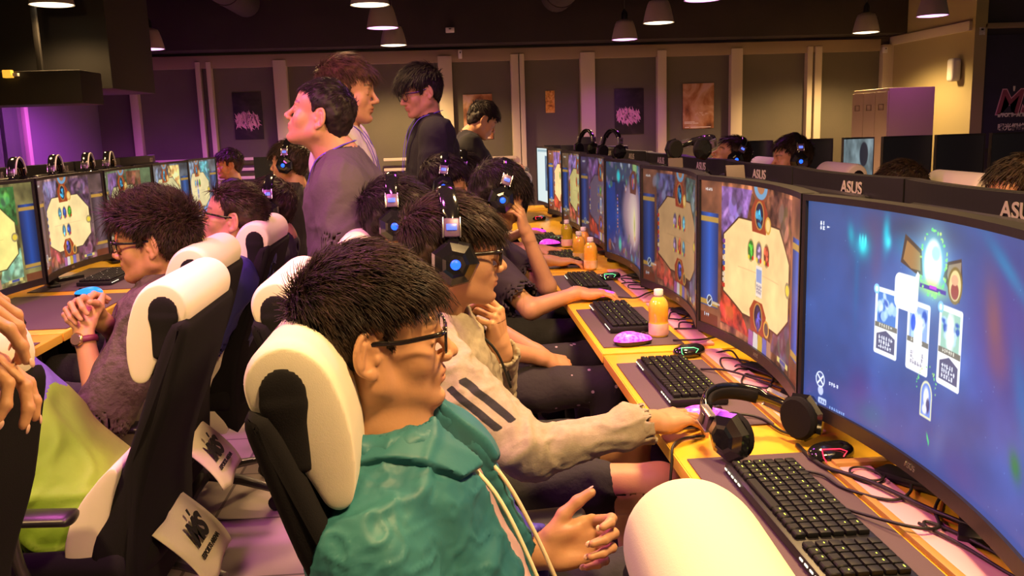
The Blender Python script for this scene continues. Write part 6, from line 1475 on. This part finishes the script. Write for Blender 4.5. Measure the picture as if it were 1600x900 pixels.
# ---- standing
J = standing(-.33, 3.12, 1.405, 176); J.update(neck=pt((-.355, 3.11, 1.295)), head=pt((-.408, 3.10, 1.435)), pelvis=pt((-.315, 3.12, .80)), chest=pt((-.335, 3.12, 1.13)), fine=.003); J['fat'] = 1.06; J['neckr'] = .060
J.update(shl=pt((-.335, 2.905, 1.205)), shr=pt((-.335, 3.32, 1.205)), ell=pt((-.31, 2.82, .93)), wrl=pt((-.40, 2.86, .72))); J['handl'] = dict(U=(0, -1, .2), res=.004); J['handr'] = dict(U=(0, 1, .2), res=.004)
_, gS, plS = person('person', 'stocky standing person in a mauve grey tee looking up to the left, violet lanyard', J, (177, 19, 0), dict(mat='greytee', name='tshirt', sleeve='short', short=.62, ease=.030, fat=1.12, wr=.006, neck=.070), dict(n=7000, length=.024, seed=41, thick=.004, lift=.3, rad=.0006, mat='hairk', comb=(.5, 0, -.3), side_short=.35), skin='skin', res=1.1)
lanyard(J, plS)
J = standing(-.33, 3.50, 1.555, -2); J.update(head=pt((-.350, 3.45, 1.528)), neck=pt((-.385, 3.46, 1.385)), pelvis=pt((-.36, 3.50, .90)), chest=pt((-.385, 3.48, 1.25)), shr=pt((-.385, 3.275, 1.345)), shl=pt((-.385, 3.66, 1.345)), fine=.003)
_, gS, plS = person('person', 'tall standing person with brown fringe and white tee behind the stocky one', J, (-6, -4, 0), dict(mat='white_tee', name='tshirt', sleeve='short', ease=.022, neck=.064), dict(n=9000, length=.042, seed=42, thick=.007, lift=.35, rad=.0007, comb=(.8, 0, -.3), mat='hairb', jitter=.35, top=.002), res=1.1)
lanyard(J, plS)
J = standing(-.10, 4.62, 1.57, 195); J.update(head=pt((-.107, 4.58, 1.566)), neck=pt((-.065, 4.60, 1.425)), chest=pt((-.06, 4.62, 1.26)), pelvis=pt((-.10, 4.63, .92)), shl=pt((-.03, 4.415, 1.355)), shr=pt((-.10, 4.80, 1.355)), ell=pt((-.06, 4.36, 1.11)), wrl=pt((-.20, 4.38, .98)), elr=pt((-.13, 4.85, 1.11)), wrr=pt((-.28, 4.72, .99)), fine=.0035); J['handl'] = dict(F=(-.7, .1, -.5), U=(0, -.6, .8), res=.004); J['handr'] = dict(F=(-.7, -.1, -.5), U=(0, .6, .8), res=.004)
_, gS, plS = person('person', 'standing person in a black tee and glasses looking down to the left', J, (204, -14, 0), dict(mat='blacktee', name='tshirt', sleeve='short', short=.9, ease=.028, neck=.062), dict(n=6000, length=.045, seed=43, thick=.016, lift=.3, rad=.0008, comb=(.7, 0, -.2), mat='hairk', style='fringe'), glasses=dict(style='round', w=.025, h=.020, t=.0018), res=1.2)
lanyard(J, plS)
J = standing(.20, 6.35, 1.44, 8); J.update(head=pt((.270, 6.30, 1.435)), neck=pt((.175, 6.32, 1.335)), chest=pt((.14, 6.33, 1.18)), pelvis=pt((.15, 6.36, .86)), shr=pt((.175, 6.13, 1.265)), shl=pt((.14, 6.50, 1.265)), elr=pt((.30, 6.08, 1.06)), wrr=pt((.455, 6.20, 1.09)), ell=pt((.28, 6.52, 1.06)), wrl=pt((.45, 6.40, 1.08)), fine=.0042); J['handr'] = dict(F=(.8, .3, .1), U=(0, -.6, .6), curls=((.6, .8, .4),) * 4, res=.0045); J['handl'] = dict(F=(.8, -.3, .1), U=(0, .6, .6), curls=((.6, .8, .4),) * 4, res=.0045)
person('person', 'standing person in black at the far end bending over something in both hands', J, (12, -32, 0), dict(mat='blacktee', name='tshirt', sleeve='short', short=.95, ease=.026), dict(n=3500, length=.035, seed=44, thick=.012, rad=.0012, mat='hairk', style='short'), res=1.5)
# ---- other side of the row
for (px, py, Y, X0, pitch, l, hs, sd) in ((1405, 303, 3.64, 1.62, -5, 'person behind the row under the grey lit screen, only the crown of dark hair showing', None, 51), (1592, 312, 2.72, 1.62, -5, 'person behind the row at the right edge, brown hair above an orange forehead', None, 52), (1236, 250, 4.9, 1.9, 0, 'person in the lilac banded headset behind the row', 'headset with a lilac band behind the row', 53), (1140, 247, 5.45, 1.3, 30, 'person tilting the head back behind the row, wearing a headset', 'headset with a yellow lit edge on the tilted head behind the row', 54)):
    p = at(px, py, Y); J = seated(p[0] + .10, Y, 5, 180, neck=(p[0] + .05, Y, p[2] - .14), head=tuple(p)); r_, g_, _ = person('person', l, J, (180, pitch, 0), dict(mat='darkshirt', name='tshirt', sleeve='short'), dict(n=2500, length=.035, seed=sd, thick=.013, rad=.001, mat='hair'), res=1.7)
    if hs: headset('headset', g_, hs, 'led_b')
